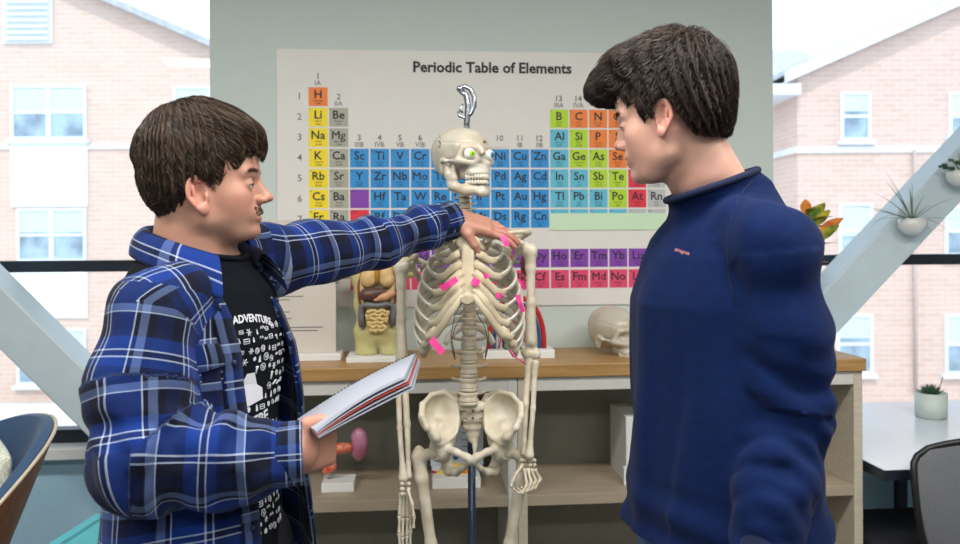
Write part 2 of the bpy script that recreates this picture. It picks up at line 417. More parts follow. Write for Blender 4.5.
m = MB(); a = P(3, 44, YB); b = P(53, -14, YB); m.box((a.x, YB-.06, a.z), (b.x, YB+.02, b.z))
for k in range(9):
    z = a.z+0.1+k*0.19; m.add([(a.x+.1, YB-.16, z), (b.x-.1, YB-.16, z), (b.x-.1, YB-.06, z+.12), (a.x+.1, YB-.06, z+.12)], [(0, 1, 2, 3)])
m.build('louvre_vent', M_fascia, B1)
# right building
B2 = thing('brick_building', 'pink brick building with a white sloping gable edge, seen through the right window', 'building')
YR = 24.0
e0 = P(797, 76, YR); e1 = P(960, 4, YR); sr = (e1.z-e0.z)/(e1.x-e0.x)
x2 = P(1060, 0, YR).x; x3 = P(1330, 0, YR).x; zp = e0.z+sr*(x2-e0.x)
MB().prism([(e0.x, GZ), (x3, GZ), (x3, zp-sr*(x3-x2)), (x2, zp), (e0.x, e0.z)], -(YR+9), -YR, MXZ).build('wall', M_brickR, B2)
m = MB(); xo = P(783, 0, YR).x
slope_board(m, xo, e0.z-sr*(e0.x-xo)-0.05, x2, zp-0.05, 0.33, YR-0.4, YR-0.1); slope_board(m, x2, zp-.05, x3+.3, zp-.05-sr*(x3+.3-x2), 0.33, YR-0.4, YR-0.1)
m.build('fascia', M_fascia, B2)
m = MB(); slope_board(m, xo, e0.z-sr*(e0.x-xo)+0.2, x2, zp+0.2, 0.14, YR-0.1, YR+9.3); slope_board(m, x2, zp+.2, x3+.3, zp+.2-sr*(x3+.3-x2), 0.14, YR-0.1, YR+9.3); m.build('roof', M_roof, B2)
m = MB(); a = P(772, 95, YR-.2); b = P(797, 84, YR-.2); m.box((a.x, YR-.3, a.z), (e0.x, YR+9, b.z)); m.build('gutter', M_fascia, B2)
m = MB(); a = P(797, 153, YR); m.box((a.x-.05, YR-.06, a.z), (x3, YR+.02, a.z+0.2)); m.box((a.x-.06, YR, a.z), (a.x+.01, YR+9, a.z+.2)); m.build('stone_band', M_stone, B2)
fwin(B2, 840, 92, 870, 141, YR, 1, 2, 0.4); fwin(B2, 948, 92, 1000, 136, YR, 2, 2, 0.6)
fwin(B2, 838, 203, 872, 258, YR, 1, 2, 0.6); fwin(B2, 944, 206, 1000, 256, YR, 2, 2, 0.5)
fwin(B2, 836, 314, 872, 374, YR, 1, 2, 0.4); fwin(B2, 944, 314, 1000, 374, YR, 2, 2, 0.5)
m = MB(); a = P(914, 395, YR); m.tube([(a.x, YR-.1, a.z), (a.x, YR-.1, P(914, 150, YR).z)], 0.05, 8); m.build('downspout', mat('downspout', (200, 180, 172), .6), B2)
# wing further behind, only its roof shows above the eave
B3 = thing('brick_building', 'further building wing whose grey roof shows above the right eave', 'building')
a = P(700, 92, 36); b = P(880, 47, 36)
MB().box((a.x, 36, GZ), (b.x, 44, a.z)).build('wall', M_brickR, B3)
MB().add([(a.x-.4, 35.6, a.z), (b.x+.4, 35.6, a.z), (b.x-2, 40, b.z+.8), (a.x+2, 40, b.z+.8), (b.x+.4, 44.4, a.z), (a.x-.4, 44.4, a.z)], [(0, 1, 2, 3), (3, 2, 4, 5), (0, 3, 5), (1, 4, 2), (0, 5, 4, 1)]).build('roof', M_roof, B3)
# low kerb wall along the street
m = MB(); a = P(-200, 405, 20); b = P(250, 395, 20); m.box((a.x, 20, GZ), (b.x, 20.25, b.z-.25)); o = m.build('low_wall', M_stone); tag(o, 'low pale kerb wall along the street outside the left window', 'low wall')

# ================================================================== cabinets
M_cab = mat('cabinet_grey_laminate', (206, 206, 201), 0.45, var=0.015)
M_cabwood = mat('cabinet_light_wood', (200, 190, 172), 0.5, var=0.06, vscale=6, stretch=(1, 8, 14))
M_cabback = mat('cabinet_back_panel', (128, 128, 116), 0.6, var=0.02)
M_shelf = mat('shelf_board', (170, 156, 136), 0.5, var=0.05, vscale=5, stretch=(1, 9, 9))
M_top = mat('oak_worktop', (178, 140, 90), 0.4, var=0.10, vscale=5, stretch=(1, 14, 14), col2=(160, 122, 72))
CV = -0.36; TOPZ = 1.086
ul, um, ur = RU(196, CV), RU(517, CV), RU(862, CV)
def unit(label, ua, ub, msides, wood=False):
    t = thing('shelving_unit', label, 'shelving unit', ROOM @ Matrix.Translation((ua, CV, 0)), 'open shelving units under the worktop')
    w = ub-ua; d = -CV-0.005; top = TOPZ-0.042; s = 0.03
    for x in (0, w-s): MB().box((x, 0.0, 0.06), (x+s, d, top)).build('side_panel', msides, t, None, 0.0015)
    MB().box((s, 0.001, top-0.045), (w-s, d, top)).build('top_rail', M_cab, t, None, 0.0015)
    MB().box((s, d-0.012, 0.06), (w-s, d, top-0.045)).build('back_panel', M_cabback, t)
    for z in (0.63, 0.30): MB().box((s, 0.004, z), (w-s, d-0.012, z+0.035)).build('shelf', [M_shelf], t, None, 0.0015)
    MB().box((s, 0.0, 0.06), (w-s, d, 0.10)).build('bottom_panel', M_cab, t)
    MB().box((0.02, 0.04, 0.0), (w-0.02, d-0.03, 0.06)).build('plinth', M_dark, t)
    return t
unit('grey open shelving unit behind the skeleton, holding the kidney and foot models', ul, um-0.001, M_cab)
unit('open shelving unit to the right, wooden inside, behind the man in the navy shirt', um+0.001, ur, M_cabwood, True)
wt = MB().box((ul-0.01, CV-0.012, TOPZ-0.042), (ur+0.008, -0.004, TOPZ)).build('worktop', M_top, None, ROOM, 0.003)
tag(wt, 'long oak worktop across both shelving units under the chart', 'worktop')

# ================================================================== periodic table poster
ELS = """H He Li Be B C N O F Ne Na Mg Al Si P S Cl Ar K Ca Sc Ti V Cr Mn Fe Co Ni Cu Zn Ga Ge As Se Br Kr Rb Sr Y Zr Nb Mo Tc Ru Rh Pd Ag Cd In Sn Sb Te I Xe Cs Ba La Ce Pr Nd Pm Sm Eu Gd Tb Dy Ho Er Tm Yb Lu Hf Ta W Re Os Ir Pt Au Hg Tl Pb Bi Po At Rn Fr Ra Ac Th Pa U Np Pu Am Cm Bk Cf Es Fm Md No Lr Rf Db Sg Bh Hs Mt Ds Rg Cn""".split()
NAMES = """Hydrogen Helium Lithium Beryllium Boron Carbon Nitrogen Oxygen Fluorine Neon Sodium Magnesium Aluminum Silicon Phosphorus Sulfur Chlorine Argon Potassium Calcium Scandium Titanium Vanadium Chromium Manganese Iron Cobalt Nickel Copper Zinc Gallium Germanium Arsenic Selenium Bromine Krypton Rubidium Strontium Yttrium Zirconium Niobium Molybdenum Technetium Ruthenium Rhodium Palladium Silver Cadmium Indium Tin Antimony Tellurium Iodine Xenon Cesium Barium Lanthanum Cerium Praseodymium Neodymium Promethium Samarium Europium Gadolinium Terbium Dysprosium Holmium Erbium Thulium Ytterbium Lutetium Hafnium Tantalum Tungsten Rhenium Osmium Iridium Platinum Gold Mercury Thallium Lead Bismuth Polonium Astatine Radon Francium Radium Actinium Thorium Protactinium Uranium Neptunium Plutonium Americium Curium Berkelium Californium Einsteinium Fermium Mendelevium Nobelium Lawrencium Rutherfordium Dubnium Seaborgium Bohrium Hassium Meitnerium Darmstadtium Roentgenium Copernicium""".split()
MASS = """1.008 4.003 6.941 9.012 10.811 12.011 14.007 15.999 18.998 20.180 22.990 24.305 26.982 28.086 30.974 32.065 35.453 39.948 39.098 40.078 44.956 47.867 50.942 51.996 54.938 55.845 58.933 58.693 63.546 65.39 69.723 72.64 74.922 78.96 79.904 83.8 85.468 87.62 88.906 91.224 92.906 95.94 (98) 101.07 102.906 106.42 107.868 112.411 114.818 118.71 121.76 127.6 126.905 131.293 132.906 137.327 138.906 140.116 140.908 144.24 (145) 150.36 151.964 157.25 158.925 162.5 164.930 167.259 168.934 173.04 174.967 178.49 180.948 183.84 186.207 190.23 192.217 195.078 196.967 200.59 204.383 207.2 208.980 (209) (210) (222) (223) (226) (227) 232.038 231.036 238.029 (237) (244) (243) (247) (247) (251) (252) (257) (258) (259) (262) (261) (262) (266) (264) (277) (268) (281) (272) (285)""".split()
COLS = [(243, 218, 22), (170, 170, 156), (28, 142, 214), (92, 186, 214), (178, 216, 34), (240, 128, 44), (222, 44, 66), (186, 188, 190), (130, 62, 172), (222, 70, 112), (200, 228, 196), (212, 208, 203)]
CM = [mat('chart_ink_%s' % n, c, 0.5, var=0.0) for n, c in zip(('yellow', 'grey', 'blue', 'cyan', 'green', 'orange', 'red', 'silver', 'purple', 'pink', 'pale_green', 'off'), COLS)]
M_ink = mat('chart_black_ink', (34, 32, 40), 0.6, var=0.0); M_inkg = mat('chart_grey_ink', (110, 108, 110), 0.6, var=0)
M_sheet = mat('chart_sheet', (224, 221, 217), 0.5, var=0.01)
M_hid = {}
def place_el(z):
    """atomic number -> (column, row)"""
    if z == 1: return 1, 1
    if z == 2: return 18, 1
    for s, r in ((3, 2), (11, 3)):
        if s <= z < s+8: k = z-s; return (k+1 if k < 2 else k+11), r
    for s, r in ((19, 4), (37, 5)):
        if s <= z < s+18: return z-s+1, r
    for s, r, fr in ((55, 6, 8), (87, 7, 9)):
        if z < s+2: return z-s+1, r
        if z <= s+16: return z-s+1, fr
        if z < s+32: return z-s-13, r
    return None
def el_col(z):
    c, r = place_el(z); s = ELS[z-1]
    if r == 8: return 8
    if r == 9: return 9
    if s == 'H' or s in ('C', 'N', 'O', 'P', 'S', 'Se'): return 5
    if c == 1: return 0
    if c == 2: return 1
    if c == 18: return 7
    if c == 17: return 6
    if s in ('B', 'Si', 'Ge', 'As', 'Sb', 'Te', 'Po'): return 4
    if c >= 13: return 3
    return 2
UC = lambda c: -0.578+(c-1)*0.0725
ZR = lambda r: (1.997-(r-1)*0.073) if r < 8 else (1.414 if r == 8 else 1.3375)
pa = RW(278, 49, -0.003); pb = RW(333, 305, -0.003)
poster = thing('periodic_table_poster', 'large wall poster of the periodic table titled Periodic Table of Elements', 'poster', ROOM)
PU0 = RU(278, -0.003); PU1 = 0.78; PZ1 = pa.z; PZ0 = RW(560, 305, 0).z
MB().box((PU0, -0.006, PZ0), (PU1, -0.001, PZ1)).build('sheet', M_sheet, poster)
m = MB(); mf = MB(); t1 = MB(); hw = 0.0335
def flat(mb, x0, x1, z0, z1, y, mi): mb.add([(x0, y, z0), (x1, y, z0), (x1, y, z1), (x0, y, z1)], [(0, 1, 2, 3)], None, mi)
for z in range(1, 113):
    c, r = place_el(z); x, zz = UC(c), ZR(r)
    flat(mf if r > 7 else m, x-hw, x+hw, zz-hw, zz+hw, -0.0066, el_col(z))
    if 'M' in ELS[z-1] or 'W' in ELS[z-1]:
        for sh_ in (-.0006, .0006): add_text(t1, ELS[z-1], x+sh_, zz-0.005, 0.042, -0.0072+sh_*.1, 0.0)
    else: add_text(t1, ELS[z-1], x, zz-0.005, 0.042, -0.0072, 0.018)
    add_text(t1, str(z), x-hw+0.002, zz+hw-0.0095, 0.0085, -0.0072, 0.0, 'LEFT')
    add_text(t1, NAMES[z-1], x, zz-0.0165, 0.0078 if len(NAMES[z-1]) < 10 else 0.0062, -0.0072, 0.01)
    add_text(t1, MASS[z-1], x, zz-0.0275, 0.0085, -0.0072, 0.01)
flat(m, UC(3)-hw, UC(3)+hw, ZR(6)-hw, ZR(6)+hw, -0.0066, 8); add_text(t1, '57-71', UC(3)-hw+.002, ZR(6)+hw-.0095, 0.0085, -0.0072, 0, 'LEFT')
flat(m, UC(3)-hw, UC(3)+hw, ZR(7)-hw, ZR(7)+hw, -0.0066, 6); add_text(t1, '89-103', UC(3)-hw+.002, ZR(7)+hw-.0095, 0.0085, -0.0072, 0, 'LEFT')
for k in range(6):
    c = 13+k; x = UC(c); flat(m, x-hw, x+hw, ZR(7)+0.018, ZR(7)+hw, -0.0066, 3 if k < 4 else 7); add_text(t1, str(113+k), x-hw+.002, ZR(7)+hw-.0095, 0.0085, -0.0072, 0, 'LEFT')
m.build('printed_cells', CM, poster); mf.build('printed_series_cells', CM, poster)
add_text(t1, 'Periodic Table of Elements', RU(494, 0), RW(494, 73, 0).z, 0.0535, -0.0072, 0.03)
t1.build('printed_lettering', M_ink, poster)
t2 = MB(); ROM = ['IA', 'IIA', 'IIIB', 'IVB', 'VB', 'VIB', 'VIIB', '', 'VIIIB', '', 'IB', 'IIB', 'IIIA', 'IVA', 'VA', 'VIA', 'VIIA', 'VIIIA']
for c in range(1, 19):
    r = 1 if c in (1, 18) else (2 if c == 2 or c > 12 else 4)
    add_text(t2, str(c), UC(c), ZR(r)+0.064, 0.029, -0.0072, 0.016)
    if ROM[c-1]: add_text(t2, ROM[c-1], UC(c), ZR(r)+0.041, 0.025, -0.0072, 0.006)
for r in range(1, 8): add_text(t2, str(r), UC(1)-0.066, ZR(r)-0.010, 0.034, -0.0072, 0.006)
add_text(t2, 'Lanthanide', UC(3)-0.075, ZR(8)-0.008, 0.026, -0.0072, 0.01, 'RIGHT'); add_text(t2, 'Actinide', UC(3)-0.075, ZR(9)-0.008, 0.026, -0.0072, 0.01, 'RIGHT')
flat(t2, UC(8)-0.03, UC(10)+0.03, ZR(4)+0.0385, ZR(4)+0.0395, -0.0071, 0)
t2.build('group_numbers', M_inkg, poster)
# pale green paper strip stuck over the lowest cells
o = MB()
for k in range(6): o.box((UC(13+k)-0.0362, -0.0095, ZR(7)-0.043), (UC(13+k)+0.0362, -0.0085, ZR(7)+0.019))
o = o.build('paper_strip', CM[10], None, ROOM); tag(o, 'pale green strip of blank paper squares taped on the chart at right', 'paper strip')
# ================================================================== anatomical skeleton
M_bone = mat('bone_plastic', (218, 211, 195), 0.38, var=0.07, vscale=25, col2=(200, 188, 164), sss=0.05, bump=0.08, bscale=160)
M_rib = mat('rib_plastic', (220, 217, 206), 0.38, var=0.05, vscale=20, col2=(203, 195, 176))
M_cart = mat('cartilage_plastic', (208, 196, 170), 0.4, var=0.05, vscale=20, col2=(194, 178, 148))
M_skullm = mat('skull_plastic', (200, 195, 184), 0.25, var=0.05, vscale=14, col2=(188, 178, 158), sss=0.05)
M_teeth = mat('teeth_plastic', (222, 215, 196), 0.3, var=0.04, vscale=200)
M_chrome = mat('chrome_metal', (170, 176, 184), 0.24, metal=1.0, var=0.02)
M_pole = mat('stand_pole_steel', (70, 86, 108), 0.3, metal=0.7, var=0.03)
M_disc = mat('spinal_disc', (204, 196, 176), 0.5, var=0.03)
M_wire = mat('dark_nerve_wire', (84, 78, 70), 0.5, var=0.05)
M_pink = mat('pink_tape', (250, 72, 160), 0.5, var=0.04); M_red = mat('red_marker_paint', (196, 40, 36), 0.5)
M_eyew = mat('eye_white', (238, 236, 228), 0.15, var=0.01, coat=0.5); M_green = mat('green_iris', (150, 220, 30), 0.2); M_blue = mat('blue_iris', (40, 120, 170), 0.2)
M_black = mat('black_plastic', (24, 24, 27), 0.4, var=0.02)
M_brown = mat('brown_patch', (140, 100, 60), 0.6)
SD = 2.08
def S(px, py, d=0.0): return P(px, py, SD+d)
base = S(471.8, 500, 0.10); base.z = 0
SK = thing('anatomical_skeleton', 'life-size human skeleton model on a stand, green and blue eyes, pink tape on its ribs', 'skeleton model', Matrix.Translation(base))
WI = SK.matrix_world.inverted()

def skull_sdf(p):
    ax = p.copy(); ax[:, 0] = np.abs(ax[:, 0])
    d = ell(p, (0, -.014, .024), (.071, .090, .066))
    d = smin(d, ell(p, (0, .042, .022), (.058, .044, .050)), .02)
    d = smin(d, ell(p, (0, -.035, -.012), (.056, .058, .042)), .02)
    d = smin(d, cap(ax, (0, .082, .021), (.042, .071, .020), .0085, .0078), .010)
    d = smin(d, rbox(p, (0, .054, -.030), (.032, .034, .034), .014), .012)
    d = smin(d, ell(p, (0, .074, -.048), (.033, .028, .014)), .01)
    d = smin(d, cap(ax, (.028, .082, -.020), (.058, .058, -.014), .010, .010), .012)
    d = smin(d, cap(ax, (.050, .067, .022), (.059, .058, -.012), .0065, .0080), .007)
    d = smin(d, cap(ax, (.059, .056, -.014), (.071, .018, -.011), .0070, .0052), .006)
    d = smin(d, cap(ax, (.071, .018, -.011), (.066, -.006, -.010), .0052, .006), .006)
    d = smin(d, cap(p, (0, .084, .022), (0, .101, .002), .0095, .0065), .007)
    d = smin(d, ell(ax, (.056, -.014, -.028), (.010, .012, .022)), .008)
    d = smax(d, -ell(ax, (.0335, .098, .003), (.0195, .036, .0175)), .004)
    nose = ell(p, (0, .108, -.023), (.0125, .030, .013)); nose = smin(nose, ell(p, (0, .110, -.008), (.0065, .022, .016)), .005)
    d = smax(d, -nose, .003)
    d = smax(d, -ell(ax, (.081, .042, .008), (.018, .028, .032)), .008)
    d = smax(d, -ell(ax, (.054, .030, -.036), (.017, .022, .023)), .006)
    d = smax(d, -ell(ax, (.072, -.004, -.022), (.006, .004, .004)), .002)
    return d+np.where(np.abs(p[:, 2]-.042+.12*p[:, 1]) < .0013, .0014, 0)
def jaw_sdf(p):
    ax = p.copy(); ax[:, 0] = np.abs(ax[:, 0])
    d = cap(ax, (.057, .004, -.018), (.053, .014, -.050), .0085, .012)
    d = smin(d, cap(ax, (.053, .012, -.050), (.048, .020, -.080), .014, .013), .01)
    d = smin(d, cap(ax, (.052, .030, -.028), (.050, .028, -.060), .006, .011), .008)
    d = smin(d, cap(ax, (.048, .020, -.082), (.032, .062, -.096), .013, .014), .012)
    d = smin(d, cap(ax, (.032, .062, -.096), (0, .086, -.094), .014, .015), .012)
    d = smin(d, ell(p, (0, .094, -.103), (.020, .012, .013)), .008)
    return smin(d, cap(ax, (.030, .060, -.083), (0, .083, -.083), .008, .009), .006)
def teeth_mesh(jaw=True):
    m = MB()
    for row, z0, z1 in ((0, -.053, -.0665), (1, -.0685, -.081))[:2 if jaw else 1]:
        for k in range(14):
            th = math.radians(-78+156*k/13.0); r = .0043 if abs(k-6.5) < 5 else .0050
            x = (.0325-.001*row)*math.sin(th); y = .052+(.050-.002*row)*math.cos(th)
            m.ball((x, y, (z0+z1)/2), (r, r*1.05, abs(z1-z0)/2+.001), 8)
    return m
def skull_parts(parent, M, lab=True, eyes=True, jaw=True):
    me = geo_mesh('cranium', [sdf_geo(skull_sdf, (-.085, -.11, -.09), (.085, .13, .11), .0021)], M_skullm); put(me, 'cranium', parent, M)
    if jaw: me2 = geo_mesh('jaw', [sdf_geo(jaw_sdf, (-.08, -.02, -.135), (.08, .11, -.02), .002)], M_skullm); put(me2, 'jaw', parent, M)
    teeth_mesh(jaw).build('teeth', M_teeth, parent, M)
    if eyes:
        for s, mi, lb in ((1, M_green, 'eyeball with a bright green iris'), (-1, M_blue, 'eyeball with a blue iris')):
            e = MB().ball((0, 0, 0), .0165, 20).build('eyeball', M_eyew, parent, M @ Matrix.Translation((s*.0345, .081, .003)) @ Matrix.Rotation(-s*.12, 4, 'Z'), 0, lb)
            MB().ball((0, .0075, 0), (.0112, .0100, .0112), 18).build('iris', mi, e)
            MB().ball((0, .0155, 0), (.0030, .0030, .0030), 10).build('pupil', M_black, e)
ksc = 0.91
yaw = math.radians(180+39)
skc = S(461.5, 158.5, 0.0)
SM = WI @ Matrix.Translation(skc) @ Matrix.Rotation(yaw, 4, 'Z') @ Matrix.Rotation(math.radians(1), 4, 'X') @ Matrix.Scale(ksc, 4)
sk = bpy.data.objects.new('skull', None); link(sk); sk.parent = SK; sk.matrix_local = SM
skull_parts(sk, Matrix())
MB().ball((-.017, .083, .040), (.007, .004, .004), 10).build('forehead_mark', M_brown, sk)
for s in (1,):      # clasps holding the skull cap
    MB().tube([(.066, -.005, .030), (.0735, -.005, .045), (.071, -.005, .058)], .0016, 6).ball((.0725, -.005, .032), .003, 8).build('clasp', M_chrome, sk)
# hook
h = MB().tube([S(466.5, 131), S(466.8, 122), S(468, 106), S(466, 95), S(461, 91)], .0078, 10)
h.tube([S(459.5, 88.5), S(465, 86.5), S(470.5, 89.5), S(474, 97), S(474.3, 106), S(471, 114), S(465, 118), S(459.5, 116), S(458.5, 111.5)], [.0065, .0066, .0066, .0066, .0062, .0055, .005, .0045, .004], 10)
h.ball(S(459.8, 89), .009, 12); h.tube([S(463, 104), S(460, 110), S(463, 113)], .003, 6)
h.build('hanging_hook', M_chrome, SK, WI)

# ---- spine
def vertebra(c, r, hgt, tp, sp, tilt=0.0, name='vertebra', up=0.3):
    m = MB(); z = hgt/2
    m.lathe([(r*.2, -z), (r*.97, -z), (r*1.04, -z*.78), (r*.86, -z*.2), (r*.86, z*.2), (r*1.04, z*.78), (r*.97, z), (r*.2, z)], 20)
    for s in (1, -1):
        m.tube([(s*r*.5, r*.85, 0), (s*(r+tp*.5), r*1.2, hgt*.1), (s*(r+tp), r*1.35, hgt*up)], [hgt*.22, hgt*.17, hgt*.2], 8)
        m.tube([(s*r*.55, r*1.0, -z*.9), (s*r*.6, r*1.3, z*1.2)], [hgt*.2, hgt*.16], 8)
    m.tube([(0, r*1.0, 0), (0, r*1.5+sp*.5, -hgt*.2), (0, r*1.5+sp, -hgt*.45)], [hgt*.22, hgt*.14, hgt*.2], 8)
    return m.build(name, M_bone, SK, WI @ Matrix.Translation(c) @ Matrix.Rotation(tilt, 4, 'X'))
spine = []
def disc(c, r, h): MB().lathe([(r*.3, -h/2), (r*.95, -h/2), (r, 0), (r*.95, h/2), (r*.3, h/2)], 18).build('spinal_disc', M_disc, SK, WI @ Matrix.Translation(c))
for k in range(7):
    c = S(464+k*0.8, 194+k*5.6, .045+.006*math.sin(k)); vertebra(c, .0150, .0115, .013, .018, .2); disc(c-Vector((0, 0, .0072)), .0140, .003)
TV = []
for k in range(12):
    y = 236+k*8.5; d = .05+.045*math.sin(PI*min(1, (k+1)/12.0)); c = S(469.5, y, d); TV.append(c)
    vertebra(c, .0125+.0007*k, .0175, .020-.0008*k, .03, .0, up=.1); disc(c-Vector((0, 0, .0108)), .0122+.0007*k, .0045)
for k in range(5):
    c = S(469.3-.2*k, 341+k*13.8, .055-.011*k+.004*k*k*.4); vertebra(c, .0225+.0010*k, .025, .026-.002*k, .026, .0, up=.25); disc(c-Vector((0, 0, .0172)), .0225+.001*k, .0095)

# ---- sternum
def st_sdf(p):
    q = p
    c = S(468, 244, -.075); a = S(468, 262, -.092); b = S(467, 296, -.112); x = S(468, 304, -.108)
    d = ell(q, c, (.034, .0085, .026)); d = smin(d, chain(q, [tuple(a+Vector((0, .008, .030))), tuple(a*.5+b*.5), tuple(b)], [.0155, .0180, .0215], .008), .008)
    # flatten front to back
    yy = np.interp(q[:, 2], [b.z-.03, b.z, a.z, c.z+.03], [b.y, b.y, a.y, c.y])
    d = smax(d, np.abs(q[:, 1]-yy)-.0052, .004)
    d = smin(d, cap(q, b, x, .006, .003), .006)
    return d
a = S(468, 275, -.09)
sdf_obj('sternum', st_sdf, a-Vector((.05, .05, .11)), a+Vector((.05, .05, .11)), .0022, M_cart, SK, WI)
MB().tube([S(468.5, 299, -.113), S(469, 305, -.110)], [.0035, .0015], 8).build('red_tip', M_red, SK, WI)
# ---- ribs
RW_ = [.055, .086, .106, .120, .129, .135, .139, .140, .136, .127, .108, .078]
RFR = [-.060, -.076, -.090, -.100, -.107, -.110, -.108, -.100, -.088, -.070, 0, 0]
RYE = [249, 262, 277, 292, 306, 320, 333, 343, 350, 354, 352, 348]
RPE = [128, 132, 134, 135, 136, 135, 131, 125, 117, 108, 80, 52]
SZP = [244, 253, 263, 272, 281, 288, 294]
cendpts = {}
for s in (-1, 1):
    for i in range(12):
        v = TV[i]; w = RW_[i]; cx = v.x; yb = v.y+.018; yf = SD+RFR[i] if i < 10 else v.y-.15
        yc = (yb+yf)/2; dd = (yb-yf)/2; ze = S(470, RYE[i], 0).z; pe = math.radians(RPE[i]); pts = []; n = 22
        for k in range(n+1):
            t = k/n; ph = .10+(pe-.10)*t
            z = v.z+.006*math.sin(min(1, t*5)*PI/2) + (ze-v.z)*((1-math.cos(ph))/(1-math.cos(pe)))**1.0
            pts.append((cx+s*w*math.sin(ph)**.85, yc+dd*math.cos(ph), z))
        jit = .0008*math.sin(i*3+s)
        rad = [.0040+.0008*math.sin(PI*k/n) for k in range(n+1)]
        fl = [1.25]+[2.05+jit*200 for k in range(n-1)]+[1.9]
        MB().tube(pts, rad, 10, flat=fl).build('rib', M_rib, SK, WI)
        e = Vector(pts[-1]); tv = (Vector(pts[-1])-Vector(pts[-2])).normalized(); cendpts[(s, i)] = (e, tv)
    for i in range(10):
        e, tv = cendpts[(s, i)]
        if i < 7:
            j = S(468+s*(6.0 if i > 1 else 8), SZP[i], RFR[i]-.004); low = [0, 0, .002, .006, .012, .018, .024][i]
            mid1 = e+tv*.02; mid1.z -= low*.6
            mid2 = e*.35+j*.65; mid2.y = min(mid2.y, j.y+.006); mid2.z -= low*.5
        else:
            e2, tv2 = cendpts[(s, i-1)]; f = cendpts[(s, 6)][0]; j0 = S(468+s*6, SZP[6], RFR[6])
            tt = [.62, .50, .42][i-7]
            j = e2*(1-.30)+j0*.30 if i == 7 else e2*.75+j0*.25; j.z -= .010+(i-7)*.004; j.y -= .006
            mid1 = e+tv*.012; mid2 = e*.45+j*.55; mid2.z -= .002
        P0 = [e-tv*.004, e*.6+mid1*.4, mid1*.7+mid2*.3, mid2*.8+mid1*.1+j*.1, j]
        MB().tube(P0, [.0046, .0052, .0056, .0058, .0062], 12, flat=[1.9, 1.9, 1.85, 1.8, 1.7]).build('costal_cartilage', M_cart, SK, WI)
# nerve wires below the ribs
for s, k in ((-1, 0), (-1, 1), (1, 0), (1, 1)):
    a = S(470+s*7, 300+k*14, .06); b = S(470+s*(24-4*k), 332+k*6, -.0); c = S(470+s*(14), 352+k*4, .02)
    MB().tube([a, S(470+s*15, 315+k*12, .03), S(470+s*19, 335+k*9, .01), S(470+s*15, 357+k*3, .03)], .0012, 6).build('nerve_wire', M_wire, SK, WI)

# ---- shoulder girdle
def bone_sdf(name, f, pts, pad, h=.0026, m=None):
    xs = np.array([tuple(q) for q in pts]); sdf_obj(name, f, xs.min(0)-pad, xs.max(0)+pad, h, m or M_bone, SK, WI)
def flat_chain(p, pts, rs, n, th, k=.008):
    """chain flattened along direction n to half thickness th, following the points"""
    d = chain(p, pts, rs, k); n = A3(n); P_ = np.array([tuple(q) for q in pts], np.float32)
    c = P_.mean(0); return smax(d, np.abs((p-c)@n)-th, .004)
SH = {-1: (S(404, 266, .035), S(409, 250, .055), S(401, 250, .03), S(452, 243, -.06)),
      1: (S(527.5, 249, .035), S(522, 236, .055), S(529, 232, .02), S(484, 241, -.06))}
for s in (-1, 1):
    hd, sc_, acr, stn = SH[s]
    mid = stn*.5+acr*.5+Vector((0, -.010, .008))
    MB().tube([stn, stn*.7+mid*.3+Vector((0, -.004, 0)), mid, mid*.35+acr*.65+Vector((0, .01, .002)), acr], [.0085, .0062, .0055, .006, .0075], 10).build('clavicle', M_bone, SK, WI)
    gl = hd+Vector((-s*.020, .006, .002)); med = gl+Vector((-s*.075, .052, .022)); inf = gl+Vector((-s*.050, .055, -.105)); acb = acr+Vector((0, .012, .0))
    def f(p, gl=gl, med=med, inf=inf, acb=acb, hd=hd, s=s):
        a, b, c = A3(gl+Vector((-s*.015, .012, 0))), A3(med), A3(inf)
        n = np.cross(b-a, c-a); n /= np.linalg.norm(n)
        q = p-a; dn = np.abs(q@n)
        # triangle blade
        d2 = None; ctr = (a+b+c)/3
        for u, v in ((a, b), (b, c), (c, a)):
            e = v-u; m_ = np.cross(n, e); m_ /= np.linalg.norm(m_)
            if (ctr-u)@m_ > 0: m_ = -m_
            t = (p-u)@m_; d2 = t if d2 is None else smax(d2, t, .02)
        d = smax(d2, dn-.0022, .003)
        d = smin(d, ell(p, gl, (.010, .014, .019)), .012)
        d = smin(d, cap(p, gl, inf, .007, .006), .006); d = smin(d, cap(p, b, c, .003, .005), .004)
        sp0 = (b*.8+c*.2); d = smin(d, chain(p, [tuple(sp0), tuple(A3(gl)*.4+sp0*.4+A3(acb)*.2+A3((0, .018, .0))), tuple(acb)], [.003, .007, .0095], .006), .006)
        d = smin(d, chain(p, [tuple(gl+Vector((-s*.012, 0, .014))), tuple(gl+Vector((-s*.012, -.022, .024))), tuple(gl+Vector((s*.004, -.036, .014)))], [.008, .007, .006], .005), .006)
        return d
    bone_sdf('scapula', f, [gl, med, inf, acb], .045, .003)
